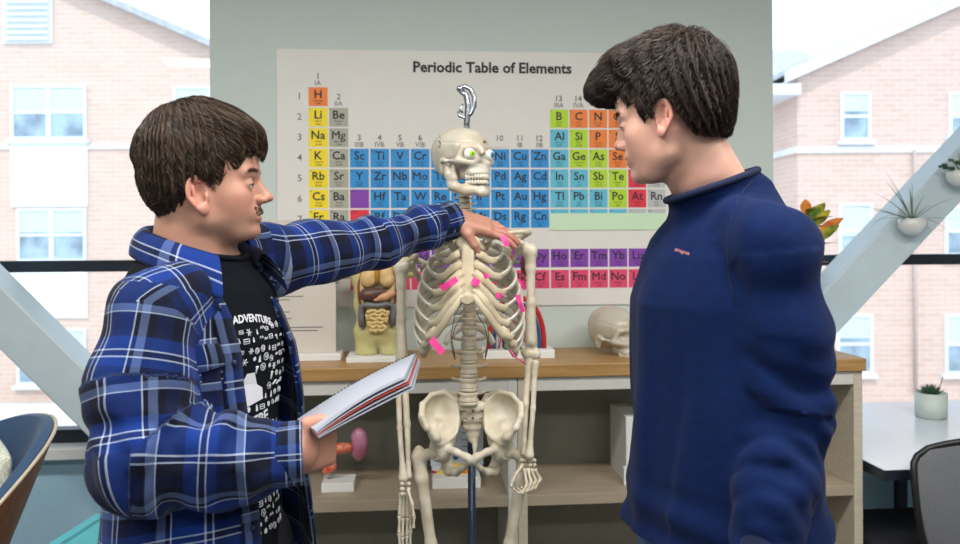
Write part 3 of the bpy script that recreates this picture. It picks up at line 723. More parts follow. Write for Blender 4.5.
# ---- arms
ARM = {-1: dict(h=SH[-1][0], e=S(401.5, 372, .03), w=S(405.5, 479, -.02)), 1: dict(h=SH[1][0], e=S(531.5, 356, .03), w=S(527, 456, -.02))}
for s in (-1, 1):
    A = ARM[s]; hd = A['h']; el = A['e']
    sh = hd+Vector((s*.008, 0, -.012)); mid = hd*.5+el*.5+Vector((s*.004, 0, 0))
    def f(p, hd=hd, el=el, sh=sh, mid=mid, s=s):
        d = ell(p, hd+Vector((-s*.004, 0, 0)), (.020, .020, .019)); d = smin(d, ell(p, hd+Vector((s*.014, -.002, -.002)), (.011, .014, .016)), .006)
        d = smin(d, chain(p, [tuple(sh), tuple(hd*.82+el*.18+Vector((s*.006, 0, 0))), tuple(mid), tuple(hd*.15+el*.85)], [.0165, .0122, .0110, .0165], .01), .01)
        d = smin(d, chain(p, [tuple(el+Vector((-.013, 0, .004))), tuple(el+Vector((.013, 0, .004)))], [.0125, .0125], .004), .030)
        d = smin(d, ell(p, el+Vector((-s*.022, .003, .012)), (.007, .007, .008)), .006)
        return smax(d, -ell(p, el+Vector((0, -.014, .020)), (.009, .007, .008)), .003)
    bone_sdf('humerus', f, [hd, el], .035, .0026)
    w = A['w']
    for nm, o1, o2, r1, r2 in (('radius', Vector((s*.009, -.010, -.018)), Vector((s*.006, -.004, .004)), (.0105, .0066, .0070, .0125), 0), ('ulna', Vector((-s*.006, .004, -.004)), Vector((-s*.008, .006, .006)), (.0145, .0085, .0062, .0080), 0)):
        a = el+o1; b = w+o2; bow = Vector(((s if nm == 'radius' else -s)*.002, 0, 0))
        def f(p, a=a, b=b, r=r1, bow=bow):
            q = [tuple(a), tuple(a*.88+b*.12), tuple(a*.5+b*.5+bow), tuple(a*.12+b*.88), tuple(b)]
            return chain(p, q, [r[0], r[1]*1.15, r[1], r[2], r[3]], .006)
        bone_sdf(nm, f, [a, b], .02, .0024)
def fbone(a, b, r, name='finger_bone'):
    a = Vector(a); b = Vector(b); pts = [a, a*.85+b*.15, a*.5+b*.5, a*.15+b*.85, b]
    MB().tube([a-(b-a)*.02]+pts, [r*.6, r*1.35, r*.95, r*.72, r*.95, r*1.15], 8).build(name, M_bone, HB, HBI)
def hand_bones(w, dirs, lens, spread_pts):
    for c in spread_pts['carpals']: MB().ball(c, (.0066, .0062, .0060), 10).build('carpal_bone', M_bone, HB, HBI)
    for f in spread_pts['fingers']:
        for k in range(len(f)-1): fbone(f[k], f[k+1], .0050-.0005*k)
def handset(name, s, w, fingers, carp):
    global HB, HBI
    HB = bpy.data.objects.new(name, None); link(HB); HB.parent = SK; HB.matrix_local = WI @ Matrix.Translation(w); HBI = (Matrix.Translation(w)).inverted()
    hand_bones(w, None, None, dict(carpals=carp, fingers=fingers))
# left in the picture: hanging, seen almost edge on
w = ARM[-1]['w']; lf = []
for k, (dx0, dx1, dx2, dx3, L) in enumerate(((-5, -5.5, -6, -5, 70), (-2.5, -2, -2.5, -2, 76), (0.5, 2, 2, 1.5, 74), (3, 5, 5.5, 5, 66))):
    dep = (-.030, -.012, .006, .022)[k]
    lf.append([S(405.5+dx0, 493, dep*.6), S(405+dx1, 493+L*.33, dep), S(405+dx2, 493+L*.58, dep*1.1-.008), S(405+dx3, 493+L*.78, dep-.016), S(405+dx3-1, 493+L*.93, dep-.026)])
lf.append([S(408, 490, -.025), S(412, 503, -.045), S(414, 517, -.055), S(413.5, 528, -.06)])
handset('hand', -1, w, lf, [S(402+3.3*(k % 3), 484+5*(k//3), -.02+.012*((k*2) % 3-1)) for k in range(8)])
# right in the picture: fingers curling inwards
w = ARM[1]['w']; rf = []
for k in range(4):
    b0 = S(524+k*3.6, 468.5+abs(k-1.5)*.6, -.02); k1 = S(527+k*4.4, 484-k*1.6, -.055+.012*k); k2 = S(522.5+k*4.2, 493-k*1.6, -.085+.014*k); k3 = S(517.5+k*3.8, 493-k*1.2, -.10+.015*k); k4 = S(513.5+k*3.6, 489-k*1.0, -.105+.016*k)
    rf.append([b0, k1, k2, k3, k4])
rf.append([S(522, 466, -.035), S(516, 474, -.06), S(512.5, 481, -.075), S(511, 487, -.085)])
handset('hand', 1, w, rf, [S(522+4.0*(k % 4), 460.5+4.6*(k//4), -.018+.008*((k) % 2)) for k in range(8)])

# ---- pelvis
PXc = 471.5
def mp(s, px, py, d): return S(PXc+s*(px-PXc)*-1 if s > 0 else px, py, d)     # s=-1: as seen at left; s=1: mirrored
for s in (-1, 1):
    q = lambda px, py, d: mp(s, px, py, d)
    c = q(444, 412, -.030); act = q(440, 450, .005); 
    crest = [q(436, 437, -.045), q(427, 428, -.055), q(422, 416, -.045), q(423, 404, -.020), q(431, 395, .012), q(444, 391.5, .045), q(456, 396, .070), q(461, 406, .072)]
    pts_all = crest+[q(470, 460, -.05), q(450, 477, .03), act]
    def f(p, c=c, act=act, crest=crest, q=q, s=s):
        # the wing: a fan-shaped curved blade from the socket up to the crest
        n = np.array([-s*.50, -.84, .20], np.float32); n /= np.linalg.norm(n); cc = A3(c)
        o = ell(p, c, (.070, .085, .080)); blade = np.abs(o+.004)-.0036
        d = smax(blade, (p-cc)@n+.020, .004)
        zt = np.interp(p[:, 0]*s, *[list(t) for t in zip(*sorted((float(x.x)*s, float(x.z)) for x in crest[3:]))]); d = smax(d, p[:, 2]-zt.astype(np.float32), .006)
        lim = q(459, 410, .05).x; lo2 = q(421, 410, 0).x; d = smax(d, (lim-p[:, 0])*s, .004); d = smax(d, (p[:, 0]-lo2)*s, .004)
        e0 = A3(q(424, 425, 0)); e1 = A3(q(440, 446, 0)); tt = (e1-e0); nn = np.array([tt[2]*s, 0, -tt[0]*s]); nn = nn/np.linalg.norm(nn); nn = nn if nn[2] < 0 else -nn
        d = smax(d, (p-e0)@nn.astype(np.float32), .008)
        d = smin(d, chain(p, crest, [.0080, .0075, .0066, .006, .0058, .006, .007, .008], .006), .012)
        d = smin(d, chain(p, [q(457, 406, .062), q(455, 424, .045), q(448, 440, .015), act], [.013, .0125, .016, .022], .014), .020)
        d = smin(d, chain(p, [crest[0], q(437, 443, -.02), act], [.008, .013, .022], .01), .020)
        d = smin(d, cap(p, q(440, 425, .02), act, .006, .018), .03)
        d = smin(d, ell(p, q(441.5, 450.5, .0), (.026, .026, .026)), .010)
        d = smax(d, -ell(p, q(438.5, 450.5, -.003), (.0235, .0235, .0235)), .003)
        # pubic and ischial branches around the opening
        d = smin(d, chain(p, [q(447, 449, -.012), q(456, 452, -.034), q(466, 457, -.047), q(470, 459.5, -.048)], [.0115, .0085, .0095, .011], .008), .008)
        d = smin(d, chain(p, [q(469, 462, -.046), q(463, 468, -.030), q(456, 472, -.004), q(449, 470, .020)], [.0085, .0070, .0100, .014], .008), .007)
        d = smin(d, chain(p, [q(445, 457, .014), q(447, 464, .022), q(449, 470, .020)], [.015, .013, .014], .01), .010)
        return d
    xs = np.array([tuple(x) for x in pts_all]); sdf_obj('hip_bone', f, xs.min(0)-.045, xs.max(0)+.045, .0026, M_bone, SK, WI)
MB().ball(S(471.5, 459.5, -.048), (.006, .010, .011), 12).build('pubic_disc', M_cart, SK, WI)
def f(p):
    d = None
    for y, w_, hh, dep in ((407, .042, .018, .045), (417, .038, .018, .052), (426, .030, .016, .060), (434, .021, .013, .064), (440, .013, .009, .062)):
        e = ell(p, S(473, y, dep), (w_, .014, hh)); d = e if d is None else smin(d, e, .010)
    d = smin(d, chain(p, [S(474.5, 441, .058), S(475, 447, .048), S(474.5, 453, .036)], [.009, .007, .004], .003), .004)
    for y, xx in ((412, 9), (420, 7.5), (427.5, 6)):
        for s in (-1, 1): d = smax(d, -ell(p, S(473+s*xx, y, .034), (.0038, .016, .0032)), .002)
    return d
a = S(473, 428, .06); sdf_obj('sacrum', f, a-Vector((.06, .06, .08)), a+Vector((.06, .05, .08)), .0024, M_bone, SK, WI)
MB().ball(S(473, 411, .030), .0042, 8).ball(S(473, 418, .037), .0036, 8).build('sacrum_screw', M_wire, SK, WI)
# ---- legs
for s in (-1, 1):
    hd = S(438.5, 450.5, -.003) if s < 0 else S(505.5, 450.5, -.003)
    tr = S(419, 455, .012) if s < 0 else S(524.5, 455, .012)
    s1 = S(421.5, 478, .006) if s < 0 else S(521, 480, .006); s2 = S(431, 544, 0) if s < 0 else S(509.5, 544, 0)
    kn = S(440, 635, .0) if s < 0 else S(497, 635, .0)
    def f(p, hd=hd, tr=tr, s1=s1, s2=s2, kn=kn, s=s):
        d = ell(p, hd, (.0225, .0225, .0225)); d = smin(d, cap(p, hd, tr+Vector((0, 0, -.006)), .013, .015), .008)
        d = smin(d, ell(p, tr+Vector((s*.001, .004, .006)), (.013, .017, .018)), .008)
        d = smin(d, chain(p, [tr+Vector((0, 0, -.008)), s1, s2, kn+Vector((0, 0, .06))], [.020, .0165, .0140, .019], .012), .012)
        d = smin(d, cap(p, kn+Vector((-.026, .012, 0)), kn+Vector((.026, .012, 0)), .024, .024), .02)
        return d
    bone_sdf('femur', f, [hd, tr, kn, s2], .045, .003)
    an = Vector((kn.x*.9+s*-.0+S(471, 500).x*.1, kn.y+.01, .075))
    def f2(p, kn=kn, an=an):
        a = kn+Vector((0, .005, -.045))
        return smin(chain(p, [a, a+Vector((0, 0, -.05)), an*.5+a*.5, an+Vector((0, 0, .04)), an], [.032, .018, .012, .011, .018], .01), cap(p, a+Vector((-.02, 0, 0)), a+Vector((.02, 0, 0)), .02, .02), .01)
    bone_sdf('tibia', f2, [kn, an], .05, .004)
    a = kn+Vector((s*.04, .02, -.06)); MB().tube([a, a*.5+an*.5+Vector((s*.02, .012, 0)), an+Vector((s*.024, .01, .0))], [.010, .006, .010], 10).build('fibula', M_bone, SK, WI)
    MB().ball(kn+Vector((0, -.03, .01)), (.020, .010, .021), 12).build('kneecap', M_bone, SK, WI)
    def f3(p, an=an):
        d = ell(p, an+Vector((0, .03, -.022)), (.02, .034, .024))
        for k in range(5):
            x = -.026+.013*k; d = smin(d, chain(p, [an+Vector((x*.5, -.01, -.015)), an+Vector((x*.9, -.07, -.035)), an+Vector((x*1.2, -.12, -.048)), an+Vector((x*1.25, -.155+.01*abs(k-1), -.053))], [.012, .008, .0075, .006], .004), .004)
        return d
    bone_sdf('foot', f3, [an, an+Vector((0, -.16, -.05)), an+Vector((0, .07, -.03))], .04, .004)
# ---- stand
pb = Vector((base.x, base.y, 0))
MB().tube([pb+Vector((0, 0, .09)), pb+Vector((0, 0, .5)), Vector((pb.x, pb.y, S(471, 424, .10).z))], .0108, 16).build('stand_pole', M_pole, SK, WI)
for k in range(5):
    a = 2*PI*k/5+.3; e = pb+Vector((math.cos(a)*.27, math.sin(a)*.27, .07)); lg = MB().tube([pb+Vector((0, 0, .10)), e], [.016, .011], 10).build('stand_leg', M_pole, SK, WI)
    MB().ball(e+Vector((0, 0, -.045)), (.022, .022, .025), 14).tube([e, e+Vector((0, 0, -.04))], .008, 8).build('caster', M_black, lg)
MB().lathe([(.03, .07), (.034, .09), (.02, .13), (.012, .14)], 18, Matrix.Translation(pb)).build('stand_hub', M_pole, SK, WI)
# ---- pink tape flags
def tape(p0, p1, w_, lab='bright pink tape flag'):
    a = Vector(p0); b = Vector(p1); t = (b-a).normalized(); n = t.cross(Vector((0, -1, 0))).normalized()*w_/2; y = Vector((0, .0008, 0)); m = MB()
    mid = (a+b)/2+Vector((0, -.003, 0)); rows = []
    for q in (a, a*.5+mid*.5, mid, mid*.5+b*.5, b): rows += [q+n, q-n, q+n+y, q-n+y]
    fs = []
    for i in range(4):
        o = i*4; fs += [(o, o+1, o+5, o+4), (o+3, o+2, o+6, o+7), (o+2, o, o+4, o+6), (o+1, o+3, o+7, o+5)]
    fs += [(1, 0, 2, 3), (16, 17, 19, 18)]
    m.add(rows, fs); m.build('tape_flag', M_pink, SK, WI, 0, lab)
tape(S(423.5, 240, -.03), S(419.5, 252, -.035), .012); tape(S(457, 279, -.135), S(441, 289, -.128), .015); tape(S(472, 280, -.122), S(479, 284, -.124), .018)
tape(S(431, 339, -.105), S(443, 353, -.115), .018); tape(S(502.5, 236, -.075), S(507.5, 246, -.08), .014); tape(S(496, 295, -.125), S(502, 296, -.122), .013)
tape(S(517, 295, -.07), S(523, 312, -.06), .011); tape(S(518, 279, -.06), S(525, 290, -.05), .006); tape(S(489, 275, -.125), S(484, 277, -.125), .012)
MB().tube([S(510, 350, -.08), S(515, 357, -.075), S(526, 364, -.07)], .0016, 6).build('tape_flag', M_pink, SK, WI, 0, 'thin pink tape strip')
# ================================================================== people
def skin_mat(name, col, flush, stub):
    m = bpy.data.materials.new(name); m.use_nodes = True; N = m.node_tree.nodes; L = m.node_tree.links; b = N['Principled BSDF']
    def attr(n):
        a = N.new('ShaderNodeAttribute'); a.attribute_name = n; return a.outputs['Fac']
    def mix(fac, a, bcol):
        x = N.new('ShaderNodeMix'); x.data_type = 'RGBA'; L.new(fac, x.inputs['Factor'])
        if hasattr(a, 'links'): L.new(a, x.inputs[6])
        else: x.inputs[6].default_value = a
        x.inputs[7].default_value = bcol; return x.outputs[2]
    tc = N.new('ShaderNodeTexCoord'); nz = N.new('ShaderNodeTexNoise'); nz.inputs['Scale'].default_value = 28; nz.inputs['Detail'].default_value = 6
    L.new(tc.outputs['Object'], nz.inputs['Vector'])
    ml = N.new('ShaderNodeMath'); ml.operation = 'MULTIPLY'; ml.inputs[1].default_value = .45; L.new(nz.outputs['Fac'], ml.inputs[0])
    c = mix(ml.outputs[0], srgb(col), srgb((col[0]-6, col[1]-22, col[2]-22)))
    c = mix(attr('flush'), c, srgb(flush)); c = mix(attr('stubble'), c, srgb(stub))
    L.new(c, b.inputs['Base Color']); b.inputs['Roughness'].default_value = .48
    b.inputs['Subsurface Weight'].default_value = .18; b.inputs['Subsurface Radius'].default_value = (.010, .0035, .0018); b.inputs['Subsurface Scale'].default_value = 1.0
    n2 = N.new('ShaderNodeTexNoise'); n2.inputs['Scale'].default_value = 420; n2.inputs['Detail'].default_value = 3; L.new(tc.outputs['Object'], n2.inputs['Vector'])
    bp = N.new('ShaderNodeBump'); bp.inputs['Strength'].default_value = .18; bp.inputs['Distance'].default_value = .0008
    L.new(n2.outputs['Fac'], bp.inputs['Height']); L.new(bp.outputs['Normal'], b.inputs['Normal'])
    return m
def hair_mat(name, c1, c2):
    m = bpy.data.materials.new(name); m.use_nodes = True; N = m.node_tree.nodes; L = m.node_tree.links; b = N['Principled BSDF']
    a = N.new('ShaderNodeAttribute'); a.attribute_name = 'tone'; x = N.new('ShaderNodeMix'); x.data_type = 'RGBA'; L.new(a.outputs['Fac'], x.inputs['Factor'])
    x.inputs[6].default_value = srgb(c1); x.inputs[7].default_value = srgb(c2); L.new(x.outputs[2], b.inputs['Base Color'])
    b.inputs['Roughness'].default_value = .42; b.inputs['Specular IOR Level'].default_value = .45
    return m

def head_sdf(p, o):
    """x forward, y left, z up; origin midway between the ear holes"""
    g = o.get; p0 = p; jz = g('jaw_z', 1.0)
    if jz != 1.0: p = p.copy(); p[:, 2] = np.where(p[:, 2] < 0, p[:, 2]*jz, p[:, 2])
    ax = p.copy(); ax[:, 1] = np.abs(ax[:, 1])
    d = ell(p, (-.006, 0, .053), (.097, .075, .084))
    d = smin(d, ell(p, (.040, 0, .046), (.054, .062, .056)), .02)
    d = smin(d, ell(p, (.034, 0, -.020), (.054, .058, .070)), .025)
    d = smin(d, ell(p, (.050, 0, -.058), (.040, .040, .042)), .025)
    d = smin(d, cap(ax, (.002, .050, -.030), (.014, .043, -.066), .014, .014), .03)
    d = smin(d, cap(ax, (.014, .043, -.066), (.062, .022, -.088), .014, .015), .025)
    d = smin(d, cap(ax, (.062, .022, -.088), (.080, .0, -.087), .015, .017), .02)
    d = smin(d, ell(p, (.087, 0, -.086), (.013, .018, .015)), .012)
    d = smin(d, ell(ax, (.060, .036, -.012), (.025, .024, .024)), .022); d = smin(d, ell(ax, (.056, .030, -.042), (.026, .024, .034)), .025)
    d = smin(d, cap(ax, (.087, .006, .031), (.078, .042, .029), .0105, .009), .014)
    d = smax(d, -ell(ax, (.105, .031, .010), (.018, .018, .0100)), .014)
    d = smin(d, ell(ax, (.0785, .032, .0095), (.0140, .0160, .0125)), .004)
    d = smax(d, -ell(ax, (.0945, .0325, .0065), (.009, .0130, .0026)), .0015)
    nl, nz0 = g('nose', 0.0), g('nose_z', 0.0)
    d = smin(d, cap(p, (.091, 0, .020), (.108+nl, 0, -.013+nz0), .0066, .0082), .010)
    d = smin(d, ell(p, (.0880, 0, -.010), (.0200, .0120, .028)), .008)
    d = smin(d, ell(p, (.1095+nl, 0, -.0180+nz0), (.0120, .0102, .0098)), .006)
    d = smin(d, ell(ax, (.102+nl*.6, .0120, -.0235+nz0), (.0105, .0062, .0076)), .005)
    d = smax(d, -ell(ax, (.107+nl*.8, .0062, -.0295+nz0), (.006, .0032, .003)), .002)
    d = smin(d, ell(p, (.083, 0, -.050), (.018, .030, .022)), .014)
    d = smin(d, ell(p, (.0965, 0, -.0465), (.0085, .021, .0058)), .006)
    d = smin(d, ell(p, (.0950, 0, -.0595), (.0085, .018, .0068)), .006)
    d = smax(d, -ell(p, (.105, 0, -.0530), (.011, .022, .0013)), .0025)
    ax = p0.copy(); ax[:, 1] = np.abs(ax[:, 1])
    # ears
    ex, ez, tl = g('ear_x', 0.0), g('ear_z', 0.0), math.radians(14)
    q = ax-A3((-.004+ex, .0, ez)); c, s = math.cos(tl), math.sin(tl)
    x1 = q[:, 0]*c+q[:, 2]*s; z1 = -q[:, 0]*s+q[:, 2]*c; y1 = q[:, 1]-.0745-np.clip(-x1, -.02, .02)*.30
    e = np.stack([x1, y1, z1], 1)
    wx = .0155-np.clip(-z1, 0, .03)*.20
    rr = np.sqrt((x1/wx)**2+((z1-.003)/.0270)**2)
    helix = np.sqrt(((rr-1)*.0165)**2+y1**2*1.1)-.0040
    front = smax(helix, x1-.010, .006)
    bowl = np.maximum(np.sqrt(((rr*.0165)**2))-.0165, np.abs(y1+.004+.006*(1-np.minimum(rr, 1)))-.0022)
    ear = smin(front, bowl, .004)
    ear = smin(ear, ell(e, (.004, -.001, -.025), (.0075, .0042, .009)), .006)
    ear = smin(ear, cap(e, (-.006, .0, .016), (-.0065, .0, -.012), .0028, .003), .004)
    ear = smin(ear, ell(e, (.0105, -.002, -.004), (.0035, .004, .006)), .004)
    ear = smax(ear, -ell(e, (.003, .003, -.003), (.0065, .006, .0085)), .003)
    d = smin(d, ear, .006)
    return d
def hand_sdf(p, curls, thumb, sc=1.0, spread=(.10, .02, -.05, -.12)):
    """local frame: x along the fingers, y towards the thumb, z out of the back of the hand"""
    p = p/sc
    d = rbox(p, (.047, .0, 0), (.046, .040, .0135), .0125); d = smin(d, ell(p, (.030, .022, -.008), (.032, .020, .014)), .012)
    d = smin(d, ell(p, (.035, -.026, -.006), (.036, .014, .013)), .010)
    q = p*A3((1, 1, 1.25)); d = smin(d, cap(q, (-.022, 0, 0), (.012, 0, 0), .025, .026)/1.12, .018)
    fing = None
    for i, (y, L_) in enumerate(((.029, .072), (.0095, .080), (-.0105, .074), (-.029, .058))):
        x = .088-abs(y-.008)*.18; pt = np.array([x, y, .0]); a = 0; pts = [np.array([x-.03, y*.8, .002]), pt.copy()]; sp = spread[i]
        for fr, cu in zip((.46, .30, .24), curls[i]):
            a += math.radians(cu); pt = pt+L_*fr*np.array([math.cos(a)*math.cos(sp), math.cos(a)*math.sin(sp), -math.sin(a)]); pts.append(pt.copy())
        r = .0092-.0007*(i == 3)-.0002*i
        e = chain(p, pts, [r, r*1.06, r*.96, r*.88, r*.76], .0012)
        fing = e if fing is None else smin(fing, e, .0015)
    d = smin(d, fing, .006)
    e = chain(p, thumb, [.014, .0125, .0105, .0088], .003); d = smin(d, e, .008)
    return d*sc
def frame(o, fx, zz):
    """matrix with local x along fx and z near zz"""
    x = Vector(fx).normalized(); z = Vector(zz); z = (z-x*z.dot(x)).normalized(); y = z.cross(x)
    return Matrix(((x.x, y.x, z.x, o[0]), (x.y, y.y, z.y, o[1]), (x.z, y.z, z.z, o[2]), (0, 0, 0, 1)))
def loc(p, M):
    Mi = np.array(M.inverted(), np.float32); return (p@Mi[:3, :3].T+Mi[:3, 3]).astype(np.float32)
MIR = Matrix.Diagonal((1, -1, 1, 1))
def torso_sdf(p, T, grow=0.0, tab=None, zlo=None):
    q = loc(p, T['M'])       # x forward, y left, z up
    tb = np.array(tab if tab is not None else T['tab'], np.float32); z = q[:, 2]
    a = np.interp(z, tb[:, 0], tb[:, 1]).astype(np.float32)+grow; b = np.interp(z, tb[:, 0], tb[:, 2]).astype(np.float32)+grow; c = np.interp(z, tb[:, 0], tb[:, 3]).astype(np.float32)
    x = (q[:, 0]-c); y = q[:, 1]; k0 = np.sqrt((x/b)**2+(y/a)**2)+1e-6; k1 = np.sqrt((x/b**2)**2+(y/a**2)**2)+1e-6
    d = k0*(k0-1)/k1
    d = smax(d, (z-tb[-1, 0]-grow)*.9, .02); lo = tb[0, 0] if zlo is None else zlo
    return np.maximum(d, (lo-z)), q
def strands(name, sdf, M, roots, flow, stop, parent, m, length=.07, steps=11, rad=.0009, lift=(.0005, .003), seed=3, wave=0.0, wf=120., minr=.25, tl=0.0):
    r = np.random.RandomState(seed); n = len(roots); p = roots.astype(np.float32).copy(); L_ = length*(.55+.6*r.rand(n)); off = lift[0]+(lift[1]-lift[0])*r.rand(n)**1.5
    alive = np.ones(n); P_ = [p.copy()]; R_ = [np.ones(n)*.8]; ph = r.rand(n)*.8; thick = .6+.8*r.rand(n)
    jit = r.normal(size=(n, 3))*.10; side0 = np.zeros((n, 3))
    for k in range(steps):
        e = 5e-4; g = np.stack([sdf(p+A3(v))-sdf(p-A3(v)) for v in ((e, 0, 0), (0, e, 0), (0, 0, e))], 1); g /= np.linalg.norm(g, axis=1)[:, None]+1e-9
        d = flow(p)+jit; d = d-g*(d*g).sum(1)[:, None]; d /= np.linalg.norm(d, axis=1)[:, None]+1e-9
        sd = np.cross(g, d); t = (k+1)/steps
        st = stop(p, r); alive = alive*np.where(st, 0, 1)
        mv = d*(L_/steps)[:, None]+sd*(wave*np.cos(t*6.0+ph*3+p[:, 0]*wf))[:, None]*(L_/steps)[:, None]
        p = p+(mv*alive[:, None]).astype(np.float32)
        p = p-(g*((sdf(p)-off*(1+tl*t))*alive)[:, None]).astype(np.float32)
        P_.append(p.copy()); R_.append(np.where(alive > 0, (1-t)**.6*.9+.12, .02))
    PP = np.stack(P_, 1); RR = np.stack(R_, 1)*thick[:, None]*rad; K = steps+1
    tg = np.gradient(PP, axis=1); tg /= np.linalg.norm(tg, axis=2)[..., None]+1e-9
    up = np.cross(tg, A3((.3, .2, 1.))); up /= np.linalg.norm(up, axis=2)[..., None]+1e-9; w = np.cross(tg, up)
    V = np.stack([PP+(up*math.cos(2*PI*j/3)+w*math.sin(2*PI*j/3))*RR[..., None] for j in range(3)], 2)      # n,K,3,3
    idx = np.arange(n*K*3).reshape(n, K, 3); qs = []
    for j in range(3): qs.append(np.stack([idx[:, :-1, j], idx[:, :-1, (j+1) % 3], idx[:, 1:, (j+1) % 3], idx[:, 1:, j]], -1).reshape(-1, 4))
    me = geo_mesh(name, [(V.reshape(-1, 3), np.concatenate(qs))], m)
    if len(me.vertices) == n*K*3: set_f(me, 'tone', np.repeat(np.clip(r.rand(n)**2.2, 0, 1), K*3))
    return put(me, name, parent, M)

# ------------------------------------------------------------------ fabrics
def plaid_mat(name):
    m = bpy.data.materials.new(name); m.use_nodes = True; N = m.node_tree.nodes; L = m.node_tree.links; b = N['Principled BSDF']
    a = N.new('ShaderNodeAttribute'); a.attribute_name = 'weave'; sp = N.new('ShaderNodeSeparateXYZ'); L.new(a.outputs['Vector'], sp.inputs[0])
    navy, blue, mid, white, grey = srgb((5, 10, 30)), srgb((8, 44, 116)), srgb((5, 22, 64)), srgb((170, 184, 210)), srgb((84, 102, 142))
    def ramp(sock, period, stops, off):
        dv = N.new('ShaderNodeMath'); dv.operation = 'MULTIPLY_ADD'; dv.inputs[1].default_value = 1/period; dv.inputs[2].default_value = off; L.new(sock, dv.inputs[0])
        fr = N.new('ShaderNodeMath'); fr.operation = 'FRACT'; L.new(dv.outputs[0], fr.inputs[0])
        cr = N.new('ShaderNodeValToRGB'); cr.color_ramp.interpolation = 'CONSTANT'; L.new(fr.outputs[0], cr.inputs[0])
        el = cr.color_ramp.elements
        for i, (ps, c) in enumerate(stops):
            e = el[i] if i < 2 else el.new(ps); e.position = ps; e.color = c
        return cr.outputs['Color']
    U = ramp(sp.outputs['X'], .128, [(0, blue), (.16, white), (.180, mid), (.24, white), (.260, navy), (.40, mid), (.60, navy), (.68, grey), (.77, navy), (.82, white), (.835, blue)], 0.13)
    V = ramp(sp.outputs['Y'], .124, [(0, navy), (.20, blue), (.36, white), (.380, mid), (.45, white), (.470, blue), (.58, mid), (.74, navy), (.80, grey), (.89, white), (.905, navy)], 0.32)
    # twill: warp and weft alternate on fine diagonal lines
    ad = N.new('ShaderNodeMath'); L.new(sp.outputs['X'], ad.inputs[0]); L.new(sp.outputs['Y'], ad.inputs[1])
    m2 = N.new('ShaderNodeMath'); m2.operation = 'MULTIPLY'; m2.inputs[1].default_value = 480; L.new(ad.outputs[0], m2.inputs[0])
    f2 = N.new('ShaderNodeMath'); f2.operation = 'FRACT'; L.new(m2.outputs[0], f2.inputs[0])
    g2 = N.new('ShaderNodeMath'); g2.operation = 'GREATER_THAN'; g2.inputs[1].default_value = .5; L.new(f2.outputs[0], g2.inputs[0])
    mr = N.new('ShaderNodeMath'); mr.operation = 'MULTIPLY_ADD'; mr.inputs[1].default_value = .3; mr.inputs[2].default_value = .35; L.new(g2.outputs[0], mr.inputs[0])
    mx = N.new('ShaderNodeMix'); mx.data_type = 'RGBA'; L.new(mr.outputs[0], mx.inputs['Factor']); L.new(U, mx.inputs[6]); L.new(V, mx.inputs[7])
    L.new(mx.outputs[2], b.inputs['Base Color']); b.inputs['Roughness'].default_value = .88; b.inputs['Sheen Weight'].default_value = .06; b.inputs['Specular IOR Level'].default_value = .2
    tc = N.new('ShaderNodeTexCoord'); nz = N.new('ShaderNodeTexNoise'); nz.inputs['Scale'].default_value = 45; nz.inputs['Detail'].default_value = 8; L.new(tc.outputs['Object'], nz.inputs['Vector'])
    bp = N.new('ShaderNodeBump'); bp.inputs['Strength'].default_value = .5; bp.inputs['Distance'].default_value = .004; L.new(nz.outputs['Fac'], bp.inputs['Height']); L.new(bp.outputs['Normal'], b.inputs['Normal'])
    return m
M_plaid = plaid_mat('blue_plaid_flannel')
M_tee = mat('charcoal_tee_cotton', (15, 19, 27), .95, var=.06, vscale=60, bump=.3, bscale=90, bdist=.002, spec=.15)
M_print = mat('white_print_ink', (214, 216, 224), .7, var=.04)
M_navy = mat('navy_cotton', (9, 30, 74), .9, var=.07, vscale=40, bump=.35, bscale=55, bdist=.004, sheen=.04, spec=.12)
M_navyseam = mat('navy_seam', (7, 24, 60), .9, var=.05)
M_logo = mat('logo_pink_ink', (222, 150, 140), .7, var=.03)
M_jeans = mat('blue_denim', (70, 100, 150), .9, var=.1, vscale=120, bump=.3, bscale=200)
M_darkjeans = mat('dark_trousers', (28, 30, 38), .9, var=.1, vscale=120)
M_shoe = mat('shoe_leather', (40, 38, 40), .5, var=.05)
M_button = mat('shirt_button', (26, 36, 66), .35, var=.03)
M_whitetee = mat('white_undershirt', (225, 226, 228), .9)

def chain_coords(v, pts, ref):
    """cloth coordinates around and along a limb"""
    best = None; acc = 0; out = np.zeros((len(v), 3), np.float32); bd = np.full(len(v), 1e9, np.float32)
    for i in range(len(pts)-1):
        a = A3(pts[i]); b = A3(pts[i+1]); ba = b-a; L_ = float(np.linalg.norm(ba)); t = ba/L_
        h = ((v-a)@t); hc = np.clip(h, 0 if i else -9, L_ if i < len(pts)-2 else L_+9); q = v-a-hc[:, None]*t; dist = np.linalg.norm(q, axis=1)+np.where((h < 0) & (i > 0), -h, 0)*0
        n = A3(ref)-t*float(A3(ref)@t); n /= np.linalg.norm(n); w = np.cross(t, n)
        ang = np.arctan2(q@w, q@n); m = dist < bd
        out[m, 0] = ang[m]*.068; out[m, 1] = acc+hc[m]; bd = np.minimum(bd, dist); acc += L_
    return out
def along(p, pts):
    """(distance along the limb, angle) for fold displacement"""
    c = chain_coords(p, pts, (0, 0.3, 1)); return c[:, 1], c[:, 0]/.068

